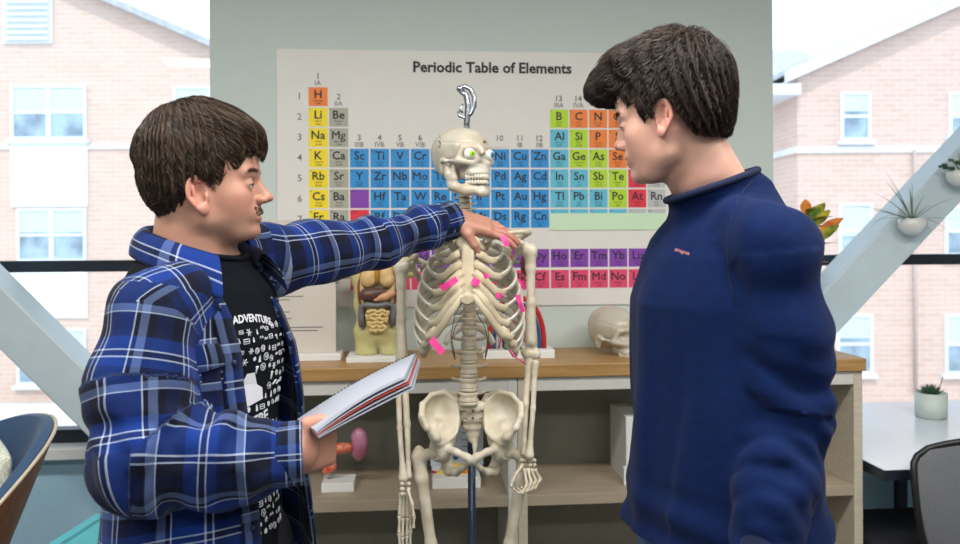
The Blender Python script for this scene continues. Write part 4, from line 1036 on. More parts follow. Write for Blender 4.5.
def make_person(name, label, T, head, neck, arms, hands, hscale, opts, mskin):
    """one continuous body: head, neck, trunk, arms, hands, legs"""
    HM = head; HMs = HM @ Matrix.Scale(hscale, 4)
    def fhead(p): return head_sdf(loc(p, HMs), opts)*hscale
    def fneck(p): return chain(p, neck, opts['neck_r'], .03)
    def ftorso(p): d, q = torso_sdf(p, T); return d
    def farms(p, which=(0, 1)):
        d = None
        for k in which:
            e = chain(p, arms[k], [.052, .045, .040, .041, .030][:len(arms[k])] if len(arms[k]) == 5 else [.055, .042, .028], .02); d = e if d is None else np.minimum(d, e)
        return d
    def fhand(p, k): M, cu, th, sc = hands[k]; return hand_sdf(loc(p, M), cu, th, sc)
    hips = T['M'] @ Vector((0, 0, T['tab'][0][0]))
    LG = []
    for s in (-1, 1):
        hp = T['M'] @ Vector((0, s*.09, .90)); kn = T['M'] @ Vector((.02, s*.10, .48)); an = T['M'] @ Vector((-.01, s*.11, .09)); toe = T['M'] @ Vector((.15, s*.13, .045)); LG.append((hp, kn, an, toe))
    def flegs(p):
        d = None
        for L4 in LG: e = chain(p, L4, [.085, .055, .042, .035], .03); d = e if d is None else np.minimum(d, e)
        return d
    hc = HM.translation
    def f1(p): return smin(smin(fhead(p), fneck(p), .018), ftorso(p), .03)
    cutz = opts['cut_z']
    parts = [sdf_geo(f1, (hc.x-.17, hc.y-.17, cutz), (hc.x+.17, hc.y+.17, hc.z+.17), .0021)]
    hv = []
    for k in (0, 1):
        if hands[k] is None: continue
        M = hands[k][0]; c = M @ Vector((.05, 0, 0))
        def f2(p, k=k): return smin(fhand(p, k), farms(p, (k,)), .01)
        parts.append(sdf_geo(f2, c-Vector((.14, .14, .14)), c+Vector((.14, .14, .14)), .0021)); hv.append(c)
    def f3(p):
        d = smin(smin(ftorso(p), farms(p), .03), flegs(p), .04); d = smin(d, fneck(p), .02)
        for k in (0, 1):
            if hands[k] is not None: d = smin(d, fhand(p, k), .01)
        # leave out what the fine pieces cover
        d = np.maximum(d, p[:, 2]-cutz)
        for k in (0, 1):
            if hands[k] is not None:
                c = A3(hands[k][0] @ Vector((.05, 0, 0))); bx = np.abs(p-c).max(1)-.138; d = np.maximum(d, -bx)
        return d
    allp = np.array([tuple(x) for L4 in LG for x in L4]+[tuple(x) for A in arms for x in A]+[tuple(hc)])
    parts.append(sdf_geo(f3, allp.min(0)-.22, allp.max(0)+.22, .007))
    me = geo_mesh(name, parts, mskin); v = get_v(me)
    q = loc(v, HMs); ax = np.abs(q[:, 1]); near = np.linalg.norm(q, axis=1) < .2
    fl = np.exp(-(((q[:, 0]-.1)/.012)**2+(ax/.022)**2+((q[:, 2]+.053)/.0105)**2))*.85+np.exp(-((ax-.085)/.02)**2)*np.exp(-((q[:, 0])/.03)**2)*(np.abs(q[:, 2]) < .045)*.45
    fl += np.exp(-(((q[:, 0]-.07)/.03)**2+((ax-.045)/.02)**2+((q[:, 2]+.02)/.02)**2))*.22+np.exp(-(((q[:, 0]-.118)/.012)**2+(ax/.014)**2+((q[:, 2]+.02)/.012)**2))*.3
    st = np.clip((-.028-q[:, 2])/.03, 0, 1)*np.clip((q[:, 0]+.01)/.03, 0, 1)*(q[:, 2] > -.13)*opts.get('stubble', 0)
    for h in (0, 1):
        if hands[h] is not None:
            hq = loc(v, hands[h][0]); fl = np.where(np.linalg.norm(hq-A3((.05, 0, 0)), axis=1) < .15, np.clip((hq[:, 0]-.08)/.08, 0, 1)*.35+.08, fl)
    set_f(me, 'flush', np.clip(fl*near+fl*(~near), 0, 1)); set_f(me, 'stubble', np.clip(st*near, 0, 1))
    root = put(me, name); root['label'] = label; root['category'] = 'person'
    # eyes
    for s in (1, -1):
        e = MB().ball((0, 0, 0), .0118, 20).build('eye', M_eyew, root, HMs @ Matrix.Translation((.0800, s*.032, .0085)) @ Matrix.Rotation(opts.get('gaze', 0), 4, 'Z') @ Matrix.Rotation(opts.get('gaze_down', .15), 4, 'Y'))
        MB().ball((.0068, 0, 0), (.0055, .0058, .0058), 14).build('iris', opts['iris'], e); MB().ball((.0112, 0, 0), (.0014, .0024, .0024), 10).build('pupil', M_black, e)
    # trousers and shoes
    def ftr(p):
        d = flegs(p)-.018; dt, q = torso_sdf(p, T, .006); d = smin(d, np.maximum(dt, q[:, 2]-opts['belt']), .03); d = np.maximum(d, .085-p[:, 2]); return np.maximum(d, p[:, 2]-opts['belt'])
    lg = np.array([tuple(x) for L4 in LG for x in L4]); sdf_obj('trousers', ftr, lg.min(0)-A3((.2, .2, .0)), lg.max(0)+A3((.2, .2, .25)), .008, opts['trouser_mat'], root)
    for L4 in LG:
        def fs(p, L4=L4):
            an = L4[2]; toe = L4[3]; heel = an*1.0+(an-toe)*.25; heel.z = .04; t2 = toe.copy(); t2.z = .045
            return np.maximum(smin(chain(p, [heel, an*.5+toe*.5+Vector((0, 0, -.01)), t2], [.042, .046, .042], .03), cap(p, an, heel+Vector((0, 0, .02)), .046, .04), .03), .002-p[:, 2])
        a = np.array([tuple(L4[2]), tuple(L4[3])]); sdf_obj('shoe', fs, a.min(0)-.13, a.max(0)+.12, .006, M_shoe, root)
    return root, HMs, fhead, ftorso, LG

def hair_cap(root, HMs, fn, m, lo, hi, h=.0024):
    me = geo_mesh('hair', [sdf_geo(fn, lo, hi, h)], m); v = get_v(me); set_f(me, 'tone', np.full(len(v), .12)); o = put(me, 'hair', root, HMs); return o, v

# ================================================================== person A: plaid shirt
skA = skin_mat('skin_fair', (188, 143, 123), (206, 118, 104), (150, 118, 100))
hoA = Vector((-.4945, 1.425, 1.583)); HA = Matrix.Translation(hoA) @ Matrix.Rotation(math.radians(9), 4, 'Z') @ Matrix.Rotation(math.radians(1), 4, 'Y')
fA = Vector((.93, -.37, 0)).normalized()
TA = dict(M=frame((-.500, 1.452, 0), fA, (0, 0, 1)), tab=[(.80, .150, .105, 0), (.92, .160, .110, 0), (1.05, .140, .100, 0), (1.20, .150, .108, .0), (1.32, .165, .112, .0), (1.40, .160, .098, -.008), (1.45, .120, .075, -.018), (1.485, .07, .058, -.022)])
TAI = TA['M'].inverted()
shA = P(152, 306, 1.290); elA = P(143, 466, 1.215); wrA = P(300, 453, 1.265)
shB = P(262, 246, 1.63)+Vector((-.005, 0, -.012)); elB = P(372, 244, 1.855); wrB = P(452, 220, 2.02)
armsA = [[shA, elA, wrA], [shB, elB, wrB]]
# near hand grips the notebook, far hand rests on the skeleton's shoulder
HNm = frame(wrA+Vector((-.004, 0, -.002)), (.93, .30, .02), (.28, -.95, -.05))     # back of the hand towards the camera
HNm = frame(P(293, 453, 1.262), (.60, .80, .0), (.80, -.60, .0))
HFm = frame(P(456, 218, 2.02), (.90, .20, -.26), (.20, -.42, .88)) @ MIR
thA = [(.012, .024, .002), (.024, .046, .010), (.038, .052, .024), (.050, .050, .040)]
thB = [(.008, .022, -.004), (.032, .044, -.014), (.054, .054, -.032), (.072, .054, -.052)]
handsA = [(HNm, [(30, 45, 30), (48, 60, 35), (62, 66, 35), (72, 70, 35)], thA, .93), (HFm, [(4, 12, 8), (0, 14, 10), (-2, 16, 12), (0, 20, 14)], thB, 1.04)]
neckA = [hoA+Vector((-.020, 0, -.03)), hoA+Vector((-.018, .008, -.080)), hoA+Vector((-.014, .016, -.16))]
optA = dict(ear_x=.012, ear_z=-.014, nose=.003, stubble=.42, iris=mat('grey_blue_iris', (90, 110, 125), .2), neck_r=[.056, .060, .072], cut_z=1.40, jaw_z=1.20, nose_z=.004, gaze=-.1, belt=.98, trouser_mat=M_darkjeans)
PA, HAs, fhA, ftA, LGA = make_person('person', 'person in blue plaid flannel shirt over dark T-shirt, touching the skeleton, holding a notebook', TA, HA, neckA, armsA, handsA, 1.0, optA, skA)

# hair A
M_hairA = hair_mat('dark_brown_hair', (34, 25, 20), (100, 76, 56))
ZX = [-.13, -.100, -.070, -.036, -.022, -.008, .016, .024, .030, .046, .052, .075, .098, .106, .114, .130]
ZZ = [-.010, -.020, -.042, -.050, -.030, .014, .020, .004, .000, .000, .030, .048, .066, .052, .042, .040]
whA = A3((-.045, .0, .150))
def hairA(p):
    d = ell(p, (-.010, 0, .062), (.103, .084, .100)); d = smin(d, ell(p, (.050, 0, .086), (.056, .068, .052)), .02); d = smin(d, ell(p, (-.042, 0, .010), (.052, .070, .066)), .02)
    phi = np.arctan2(p[:, 1], p[:, 0]-whA[0]); r = np.sqrt((p[:, 0]-whA[0])**2+p[:, 1]**2)
    d = d+.0014*np.sin(phi*46+3*np.sin(phi*7)+p[:, 2]*30)*np.clip(r/.05, 0, 1)+.0018*wob(p, 60, 5)
    zl = np.interp(p[:, 0], ZX, ZZ).astype(np.float32)+.004*np.sin(phi*30)+.006*wob(p, 70, 41)*(p[:, 0] > .055)
    return smax(d, (zl-p[:, 2])*.75, .006)
capA, vA = hair_cap(PA, HAs, hairA, M_hairA, (-.14, -.11, -.085), (.135, .11, .19))
def flowA(p):
    d = p-whA; d = d.copy(); d[:, 2] = -np.abs(d[:, 2])*.9-.015; fwd = np.clip((p[:, 2]-.07)/.06, 0, 1)[:, None]; d = d/(np.linalg.norm(d, axis=1)[:, None]+1e-6)
    return d+fwd*A3((.7, 0, 0))
def stopA(p, r): return p[:, 2] < np.interp(p[:, 0], ZX, ZZ)-.003-.020*r.rand(len(p))**2*(p[:, 0] > .05)-.006*r.rand(len(p))
mk = vA[:, 2] > np.interp(vA[:, 0], ZX, ZZ)+.006; rt = vA[mk]; rt = rt[rng.choice(len(rt), 9000)]+rng.normal(size=(9000, 3))*.001
o = strands('hair_strands', hairA, HAs, rt, flowA, stopA, PA, M_hairA, .055, 10, .00080, (.0003, .0045), 4, wave=.15)
o.parent = capA; o.matrix_local = Matrix()
def patch(name, M, fhead_local, n, box, mask, d0, length, parent, m, rad=.0005, seed=2):
    r = np.random.RandomState(seed); p = np.array(box[0])+r.rand(n*6, 3)*(np.array(box[1])-np.array(box[0])); p = p.astype(np.float32)
    for _ in range(6):
        e = 5e-4; g = np.stack([fhead_local(p+A3(v))-fhead_local(p-A3(v)) for v in ((e, 0, 0), (0, e, 0), (0, 0, e))], 1); g /= np.linalg.norm(g, axis=1)[:, None]+1e-9
        p = p-(g*fhead_local(p)[:, None]).astype(np.float32)
    p = p[mask(p)][:n]
    return strands(name, fhead_local, M, p, lambda q: np.tile(A3(d0), (len(q), 1))+np.stack([0*q[:, 0], np.sign(q[:, 1])*.6, 0*q[:, 0]], 1), lambda q, r: np.zeros(len(q), bool), parent, m, length, 4, rad, (.0004, .0015), seed)
def brows(PP, HM, opt, m, sgn=-1):
    fl = lambda p: head_sdf(p, opt)
    for s in (1, -1):
        pts = []
        for k in range(11):
            t = -1+.2*k; y = s*(.0325+.0125*t); z = .0065+.0034*(1-t*t); xs = np.linspace(.11, .06, 300); pp = np.stack([xs, np.full(300, y), np.full(300, z+.0005)], 1).astype(np.float32); i = int(np.argmax(fl(pp) < 0)); pts.append((xs[i]+.0006, y, z+.0008))
        MB().tube(pts, [.0003]+[.0009]*9+[.0003], 5).build('eyelashes', m, PP, HM)
    def msk(p): a = np.abs(p[:, 1]); zc = .0335+.05*np.clip(a-.012, 0, .022)-.35*np.clip(a-.036, 0, 1); return (a > .010) & (a < .050) & (np.abs(p[:, 2]-zc) < .0038) & (p[:, 0] > .05)
    patch('eyebrow', HM, fl, 240, ((.07, -.052, .026), (.105, .052, .042)), msk, (-.3, 0, .15), .007, PP, m, .00042, 8)
brows(PA, HAs, optA, M_hairA)
def mskm(p): a = np.abs(p[:, 1]); return (a < .026) & (p[:, 2] < -.028) & (p[:, 2] > -.038) & (p[:, 0] > .085)
patch('moustache', HAs, lambda p: head_sdf(p, optA), 120, ((.085, -.028, -.040), (.115, .028, -.026)), mskm, (.1, 0, -1.0), .007, PA, M_hairA, .00045, 9)

# ---- T-shirt A
NCA = (-.490, 1.44, 1.478); NNA = (.24, -.02, 1)
def teeA(p):
    d, q = torso_sdf(p, TA, 0); d = smin(d, chain(p, neckA, optA['neck_r'], .03), .03)-.009
    d = d+.003*wob(p, 22, 31)
    neckcut = (p-A3(NCA))@A3(Vector(NNA).normalized())   # collar plane, lower in front
    d = smax(d, neckcut, .004)
    return np.maximum(d, .93-q[:, 2])
teeO = sdf_obj('t_shirt', teeA, (-.75, 1.20, .93), (-.25, 1.70, 1.56), .005, M_tee, PA)
def ring_on(f, center, normal, off, r, n=60, rad=.004, m=None, name='collar', parent=None, start=.02, mx=.2):
    """rib collar following where surface f is cut by a plane"""
    N_ = Vector(normal).normalized(); a = N_.orthogonal().normalized(); b = N_.cross(a); pts = []
    for k in range(n+1):
        th = 2*PI*k/n; dr = a*math.cos(th)+b*math.sin(th); t = np.linspace(start, mx, 300); pp = np.array([tuple(Vector(center)+N_*off+dr*x) for x in t], np.float32)
        v = f(pp); i = np.argmax(v > 0) if (v > 0).any() else len(t)-1; pts.append(Vector(center)+N_*off+dr*float(t[i]))
    m_ = MB(); m_.tube(pts, rad, 8, caps=False); return m_.build(name, m, parent)

# ---- flannel shirt A
tabS = [(.86, .225, .175, .010), (.95, .212, .165, .010), (1.05, .198, .155, .010), (1.20, .190, .150, .008), (1.30, .182, .142, .004), (1.37, .165, .122, -.004), (1.42, .130, .096, -.014), (1.470, .088, .078, -.020)]
def flannel_base(p):
    d, q = torso_sdf(p, TA, .0, tabS, .84)
    d = smin(d, cap(p, tuple(TA['M'] @ Vector((-.018, -.13, 1.370))), tuple(TA['M'] @ Vector((-.015, .0, 1.440))), .055, .080), .03)
    d = smin(d, cap(p, tuple(TA['M'] @ Vector((-.015, .0, 1.440))), tuple(shB), .080, .058), .03)
    return d, q
def flannelA(p):
    d, q = flannel_base(p)
    d = d+.005*wob(p, 14, 77)+.0022*wob(p*A3((1, 1, .45)), 48, 78)+.004*np.sin(q[:, 1]*55+wob(p, 9, 79)*2)*np.clip((1.15-q[:, 2])/.2, 0, 1)
    sh = np.abs(d+.004)-.004
    # open front: a gap that widens downward to mid chest, its centre drifts to the wearer's left
    z = q[:, 2]; w = np.interp(z, [.84, 1.0, 1.15, 1.25, 1.35, 1.42, 1.47, 1.52], [.100, .090, .084, .080, .074, .068, .074, .095]); cc = np.interp(z, [.84, 1.1, 1.3, 1.5], [.030, .020, .008, .0])
    gap = np.maximum(np.abs(q[:, 1]-cc)-w, -q[:, 0]+.0)
    sh = smax(sh, -gap, .004)
    nk = np.linalg.norm((q-A3((-.008, 0, 0)))[:, :2]*A3((.9, 1)), axis=1)-.070; sh = smax(sh, -np.maximum(nk, 1.43-z), .006)
    hem = .875+.03*np.cos(q[:, 1]*14)*1.0; return np.maximum(sh, hem-z)
def sleeve(pts, rs, seed, name, cuffr, folds, ref=(0, .3, 1), hh=.0040, off=0.0):
    pts = [Vector(x) for x in pts]
    def f(p):
        d = chain(p, pts, rs, .03); v_, a_ = along(p, pts); tot = sum((pts[i+1]-pts[i]).length for i in range(len(pts)-1))
        amp = 0
        for (c0, wd, am, wl, tw) in folds: amp = amp+am*np.exp(-((v_-c0)/wd)**2)*np.tanh(1.3*wob(np.stack([v_*1.0+.010*tw*np.sin(a_+seed), .040*np.cos(a_), .040*np.sin(a_)], 1), 3.6/wl, seed+int(c0*100)))
        d = d+amp+.0045*wob(p, 17, seed+1)+.0018*wob(p, 52, seed+2)
        e = A3((pts[-1]-pts[-2]).normalized()); s0 = A3((pts[1]-pts[0]).normalized())
        d = smax(d, (p-A3(pts[-1]))@e, .003); d = smax(d, -(cap(p, pts[-1]-Vector(e)*.03, pts[-1]+Vector(e)*.05, cuffr-.006, cuffr-.006)), .003)
        return d
    return f
def garment(name, fbody, sleeves, lo, hi, h, m, weave_body, parent, k=.028):
    """one cloth surface, cut along the armholes into the body of the garment and its sleeves"""
    def f(p):
        d = fbody(p)
        for pts, fs in sleeves: d = smin(d, fs(p), k)
        return d
    v, q = sdf_geo(f, lo, hi, h); c = v[q].mean(1).astype(np.float32); lab = np.zeros(len(q), int); best = fbody(c)
    for i, (pts, fs) in enumerate(sleeves):
        e = fs(c); a = A3(pts[0]); t = A3((pts[1]-pts[0]).normalized()); m_ = (e < best) & (((c-A3(pts[1]))@A3((pts[2]-pts[1]).normalized())) > -.035); lab[m_] = i+1; best = np.where(m_, e, best)
    out = []
    for i in range(len(sleeves)+1):
        qq = q[lab == i]; u, inv = np.unique(qq, return_inverse=True); vv = v[u]; me = geo_mesh(name if i == 0 else 'sleeve', [(vv, inv.reshape(-1, 4))], m)
        vv = get_v(me)
        if i == 0: set_vec(me, 'weave', weave_body(vv))
        else: cc = chain_coords(vv, sleeves[i-1][0], (0, .3, 1)); cc[:, 0] += .03*i; set_vec(me, 'weave', cc)
        o = put(me, name if i == 0 else 'sleeve', parent if i == 0 else out[0]); out.append(o)
    return out, f
aS = shA+Vector((.030, .040, .015)); m1 = shA*.5+elA*.5+Vector((-.014, 0, 0))
ptsN = [aS, shA+Vector((0, 0, -.01)), m1, elA+Vector((-.004, 0, .010)), elA*.45+wrA*.55, wrA]
fslN = sleeve(ptsN, [.056, .066, .078, .074, .062, .045], 5, 'sleeve', .045, [(.30, .10, .0095, .050, 1.6), (.42, .10, .0085, .040, 1.2), (.10, .10, .004, .09, 2.0)])
ptsF = [shB+Vector((-.035, -.03, -.005)), shB+Vector((.015, .02, -.020)), elB*.5+shB*.5+Vector((0, 0, -.006)), elB+Vector((0, 0, .001)), elB*.4+wrB*.6, wrB]
fslF = sleeve(ptsF, [.060, .069, .067, .057, .050, .044], 9, 'sleeve', .044, [(.18, .16, .0075, .085, 1.8), (.42, .16, .0070, .065, 1.8), (.55, .06, .004, .045, 1.0)])
def weaveA(v):
    q = loc(v, TA['M']); ang = np.arctan2(q[:, 1], q[:, 0]); W_ = np.stack([ang*.165+.02, q[:, 2]+.02*np.sin(ang*2), 0*ang], 1)
    yk = np.clip((q[:, 2]-1.385)/.03, 0, 1)[:, None]; return W_*(1-yk)+np.stack([q[:, 1]*1.0+.03, q[:, 2]*.6-q[:, 0]*.8+.55, 0*ang], 1)*yk
xs = np.array([tuple(x) for x in ptsN+ptsF])
(shirt, slN, slF), flannel_all = garment('flannel_shirt', flannelA, [(ptsN, fslN), (ptsF, fslF)], (xs[:, 0].min()-.13, xs[:, 1].min()-.12, .84), (xs[:, 0].max()+.08, xs[:, 1].max()+.12, 1.62), .0042, M_plaid, weaveA, PA)
def cuff(pts, r, name='cuff', L_=.058, par=None, m=M_plaid, th=.0045, butt=True, flare=1.04):
    e = (pts[-1]-pts[-2]).normalized(); a = pts[-1]-e*L_; b = pts[-1]+e*.004
    def f(p):
        d = cap(p, a, b, r, r*flare); d = d+.0015*wob(p, 40, 3); o = np.maximum(d, np.abs((p-A3((a+b)/2))@A3(e))-(b-a).length/2); inn = cap(p, a-e*.02, b+e*.02, r-th*1.6, r*flare-th*1.6); return smax(o, -inn, .002)
    xs = np.array([tuple(a), tuple(b)]); me = geo_mesh(name, [sdf_geo(f, xs.min(0)-.07, xs.max(0)+.07, .0028)], m); c = chain_coords(get_v(me), [a, b], (0, .3, 1)); set_vec(me, 'weave', c[:, [1, 0, 2]]+A3((.03, .02, 0))); return put(me, name, par)
cuff(ptsN, .0475, par=slN); cuff(ptsF, .0465, par=slF)
# collar A: band standing around the neck, folded down to two points
def collarA():
    rows = []; n = 44; M = TA['M']; cols = 7
    for i in range(n+1):
        t = i/n; ph = math.radians(-142+284*t)+PI      # from the right front point round the back to the left
        s = abs(t-.5)*2; c, s_ = math.cos(ph), math.sin(ph)
        rin = .073+.006*s; topz = 1.527-.050*s**2.0; drop = .052+.034*s**5; flare = .030+.020*s**3
        fr = .0 if s < .85 else (s-.85)*.12
        pr = []
        for j in range(cols):
            w = j/(cols-1)
            if w < .25: r = rin-.003+.006*w*4; z = topz-.035+.035*w*4
            else:
                u = (w-.25)/.75; r = rin+.004+flare*u+.008*math.sin(u*PI); z = topz+.004*math.sin(u*PI)-drop*u**1.15
            pr.append(M @ Vector((-.018+r*c*1.02+fr+.012*s, r*s_*1.12, z)))
        rows.append(pr)
    m = MB(); vs = [q for r in rows for q in r]; fs = [(i*cols+j, i*cols+j+1, (i+1)*cols+j+1, (i+1)*cols+j) for i in range(n) for j in range(cols-1)]
    m.add(vs, fs, None, 0, True); o = m.build('collar', M_plaid, shirt); me = o.data
    W_ = np.array([(i/n*.36+.02, j/(cols-1)*.085+.075, 0) for i in range(n+1) for j in range(cols)]); set_vec(me, 'weave', W_)
    sd = o.modifiers.new('thick', 'SOLIDIFY'); sd.thickness = .0035; sb = o.modifiers.new('sub', 'SUBSURF'); sb.levels = 1; sb.render_levels = 2
    return o
collarA()
# placket edges, pocket and buttons
def on_shirt(y, z, out=0.0, f=None, T=None, x0=.30):
    """point on the shirt front at body coordinates (left, height)"""
    T = T or TA; f = f or (lambda p: flannel_base(p)[0]+.005*wob(p, 14, 77)); t = np.linspace(x0, -.1, 500); pp = np.array([tuple(T['M'] @ Vector((x, y, z))) for x in t], np.float32)
    v = f(pp); i = np.argmax(v < out); return Vector(pp[i])
gapc = lambda z: float(np.interp(z, [.84, 1.1, 1.3, 1.5], [.030, .020, .008, .0])); gapw = lambda z: float(np.interp(z, [.84, 1.0, 1.15, 1.25, 1.35, 1.42, 1.47, 1.52], [.100, .090, .084, .080, .074, .068, .074, .095]))
for s in (-1, 1):
    n = 26; rows = []; W_ = []
    for i in range(n+1):
        z = .885+(1.452-.885)*i/n; e = gapc(z)+s*gapw(z)
        a = on_shirt(e-s*.002, z, .0035); b = on_shirt(e+s*.030, z, .003); rows += [a, b]; W_ += [(0.055, z*.9, 0), (.085, z*.9, 0)]
    m = MB(); m.add(rows, [(2*i, 2*i+1, 2*i+3, 2*i+2) if s > 0 else (2*i+1, 2*i, 2*i+2, 2*i+3) for i in range(n)], None, 0, True); o = m.build('placket', M_plaid, shirt); set_vec(o.data, 'weave', np.array(W_)); sd = o.modifiers.new('thick', 'SOLIDIFY'); sd.thickness = .003; sd.offset = 0
    for z in (.93, 1.02, 1.11, 1.20, 1.29, 1.38):
        e = gapc(z)+s*(gapw(z)+.015); c = on_shirt(e, z, .006)
        if s < 0 or z == 1.38: MB().ball(c, (.0052, .0030, .0052), 10).build('button', M_button, shirt)
rows = []; W_ = []; ny, nz_ = 8, 9
for j in range(nz_+1):
    for i in range(ny+1):
        y = -.105-.075*i/ny; z = 1.315-.115*j/nz_; rows.append(on_shirt(y, z, .0045)); W_.append((i*.012+.03, z+.05, 0))
m = MB(); m.add(rows, [(j*(ny+1)+i, j*(ny+1)+i+1, (j+1)*(ny+1)+i+1, (j+1)*(ny+1)+i) for j in range(nz_) for i in range(ny)], None, 0, True); o = m.build('chest_pocket', M_plaid, shirt); set_vec(o.data, 'weave', np.array(W_)); sd = o.modifiers.new('t', 'SOLIDIFY'); sd.thickness = .003; sd.offset = 0
rows = []; W_ = []
for j in range(5):
    for i in range(ny+1):
        y = -.103-.079*i/ny; z = 1.325-.036*j/4-(.010*(1-abs(i/ny-.5)*2) if j == 4 else 0); rows.append(on_shirt(y, z, .009)); W_.append((i*.012+.06, z+.02, 0))
m = MB(); m.add(rows, [(j*(ny+1)+i, j*(ny+1)+i+1, (j+1)*(ny+1)+i+1, (j+1)*(ny+1)+i) for j in range(4) for i in range(ny)], None, 0, True); o = m.build('pocket_flap', M_plaid, shirt); set_vec(o.data, 'weave', np.array(W_)); sd = o.modifiers.new('t', 'SOLIDIFY'); sd.thickness = .003; sd.offset = 0
# white printed doodles on the T-shirt
def doodles():
    r = random.Random(5); m = MB()
    fT = lambda y, z, o=.0012: on_shirt(y, z, o, teeA)
    def poly(pts, w=.0008):
        q = [fT(a, b) for a, b in pts]; m.tube(q, w, 4)
    def fill(pts):
        q = [fT(a, b, .0016) for a, b in pts]; m.add(q, [tuple(range(len(q)))])
    cells = []
    z = 1.335; row = 0
    while z > .96:
        for k in range(10):
            y = .085-k*.0185+(row % 2)*.009
            if abs(y-.0) < .095: cells.append((y+r.uniform(-.003, .003), z+r.uniform(-.003, .003)))
        z -= .0172; row += 1
    for (y, z) in cells:
        if -.055 < y-.02 < .035 and 1.205 < z < 1.265 and y < .02 and y > -.055: continue
        if abs(z-1.175) < .012 and y > -.06: continue
        k = r.randrange(8); s = r.uniform(.0045, .0068); a0 = r.uniform(0, 3)
        ci = lambda rad, n=9, e=1.0: [(y+rad*math.cos(a0+2*PI*i/n)*e, z+rad*math.sin(a0+2*PI*i/n)) for i in range(n+1)]
        if k == 0: poly(ci(s)); poly(ci(s*.45, 7))
        elif k == 1: fill(ci(s*.8, 8)[:-1])
        elif k == 2: poly([(y-s*math.cos(a0), z-s*math.sin(a0)), (y+s*math.cos(a0), z+s*math.sin(a0))], .0018); poly([(y+s*math.cos(a0)-.003, z+s*math.sin(a0)), (y+s*math.cos(a0)+.003, z+s*math.sin(a0))], .0018)
        elif k == 3: poly([(y-s, z-s*.6), (y-s, z+s*.6), (y+s, z+s*.6), (y+s, z-s*.6), (y-s, z-s*.6)]); poly([(y-s, z), (y+s, z)])
        elif k == 4:
            for i in range(6): poly([(y, z), (y+s*math.cos(i*PI/3), z+s*math.sin(i*PI/3))], .0009)
        elif k == 5: poly([(y-s, z), (y-s*.5, z+s*.7), (y, z), (y+s*.5, z+s*.7), (y+s, z)])
        elif k == 6: poly(ci(s, 5)); fill(ci(s*.4, 5)[:-1])
        else: fill([(y-s*.5, z-s), (y+s*.5, z-s), (y+s*.3, z+s*.4), (y, z+s), (y-s*.3, z+s*.4)])
    fill([(.012, 1.212), (-.028, 1.205), (-.045, 1.218), (-.040, 1.245), (-.030, 1.262), (-.012, 1.262), (-.004, 1.240), (.010, 1.232)])      # large light shape
    def txt(body, y0, z0, size, ang=0.0, curve=0.0, bold=.03):
        vs, fs = text_geo(body, size, bold)
        o = []
        for v in vs:
            a = v[0]; b_ = v[1]+curve*(v[0]**2)
            yy = y0+(a*math.cos(ang)-b_*math.sin(ang)); zz = z0+a*math.sin(ang)+b_*math.cos(ang); o.append(fT(yy, zz, .002))
        m.add(o, fs)
    txt('ADVENTURE', -.005, 1.350, .0185, -.12, -2.2); txt('EEBE', .000, 1.168, .028, .15)
    return m.build('shirt_print', M_print, teeO)
doodles()
ring_on(teeA, NCA, NNA, -.003, 0, rad=.0050, m=M_tee, name='collar_rib', parent=teeO)

# ================================================================== person B: navy long sleeve shirt
skB = skin_mat('skin_pale', (220, 174, 156), (208, 112, 100), (165, 135, 120))
fwB = Vector((-math.cos(math.radians(23)), math.sin(math.radians(23)), 0)); pit = math.radians(14)
fx = (fwB*math.cos(pit)+Vector((0, 0, -math.sin(pit)))); upB = Vector((0, 0, 1))
hoB = Vector((.336, 1.385, 1.697)); HB_ = frame(hoB, fx, upB)
TB = dict(M=frame((.425, 1.425, 0), Vector((-.965, -.262, 0)), (0, 0, 1)), tab=[(.84, .160, .112, 0), (.95, .165, .115, 0), (1.08, .150, .105, 0), (1.25, .160, .115, .0), (1.40, .180, .120, .0), (1.49, .172, .102, -.008), (1.54, .125, .078, -.018), (1.58, .07, .060, -.022)])
sB1 = Vector((.468, 1.250, 1.480)); eB1 = Vector((.482, 1.262, 1.215)); wB1 = P(762, 560, 1.19)
sB2 = TB['M'] @ Vector((-.030, -.160, 1.48)); eB2 = TB['M'] @ Vector((-.07, -.175, 1.21)); wB2 = TB['M'] @ Vector((-.03, -.16, .96))
armsB = [[sB1, eB1, wB1], [sB2, eB2, wB2]]
thR = [(.010, .024, -.004), (.034, .046, -.012), (.060, .050, -.022), (.086, .046, -.030)]
rel = [(20, 25, 15), (24, 28, 18), (28, 30, 18), (30, 32, 18)]
handsB = [(frame(wB1, (-.25, .0, -.97), (.1, -1, 0)) @ MIR, rel, thR, 1.0), (frame(wB2, (-.15, -.0, -.98), (-.1, 1, 0)), rel, [(x, -y if False else y, z) for x, y, z in thR], 1.0)]
neckB = [hoB+Vector((.028, .005, -.03)), hoB+Vector((.052, .012, -.090)), Vector((.432, 1.425, 1.545))]
optB = dict(ear_x=.012, ear_z=-.004, nose=-.002, stubble=.08, iris=mat('brown_iris', (80, 56, 40), .2), neck_r=[.052, .055, .070], cut_z=1.50, gaze=.2, gaze_down=.25, belt=1.04, trouser_mat=M_jeans, jaw_z=1.06)
PB, HBs, fhB, ftB, LGB = make_person('person', 'person in navy long sleeve shirt with dark wavy hair, looking at the skeleton', TB, HB_, neckB, armsB, handsB, .93, optB, skB)
M_hairB = hair_mat('near_black_brown_hair', (20, 15, 13), (80, 60, 48))
ZXB = [-.13, -.100, -.060, -.036, -.024, -.012, .010, .020, .026, .044, .052, .078, .120, .150]
ZZB = [-.040, -.048, -.050, -.040, -.010, .028, .034, .020, .006, .006, .040, .056, .066, .074]
whB = A3((-.060, .0, .150))
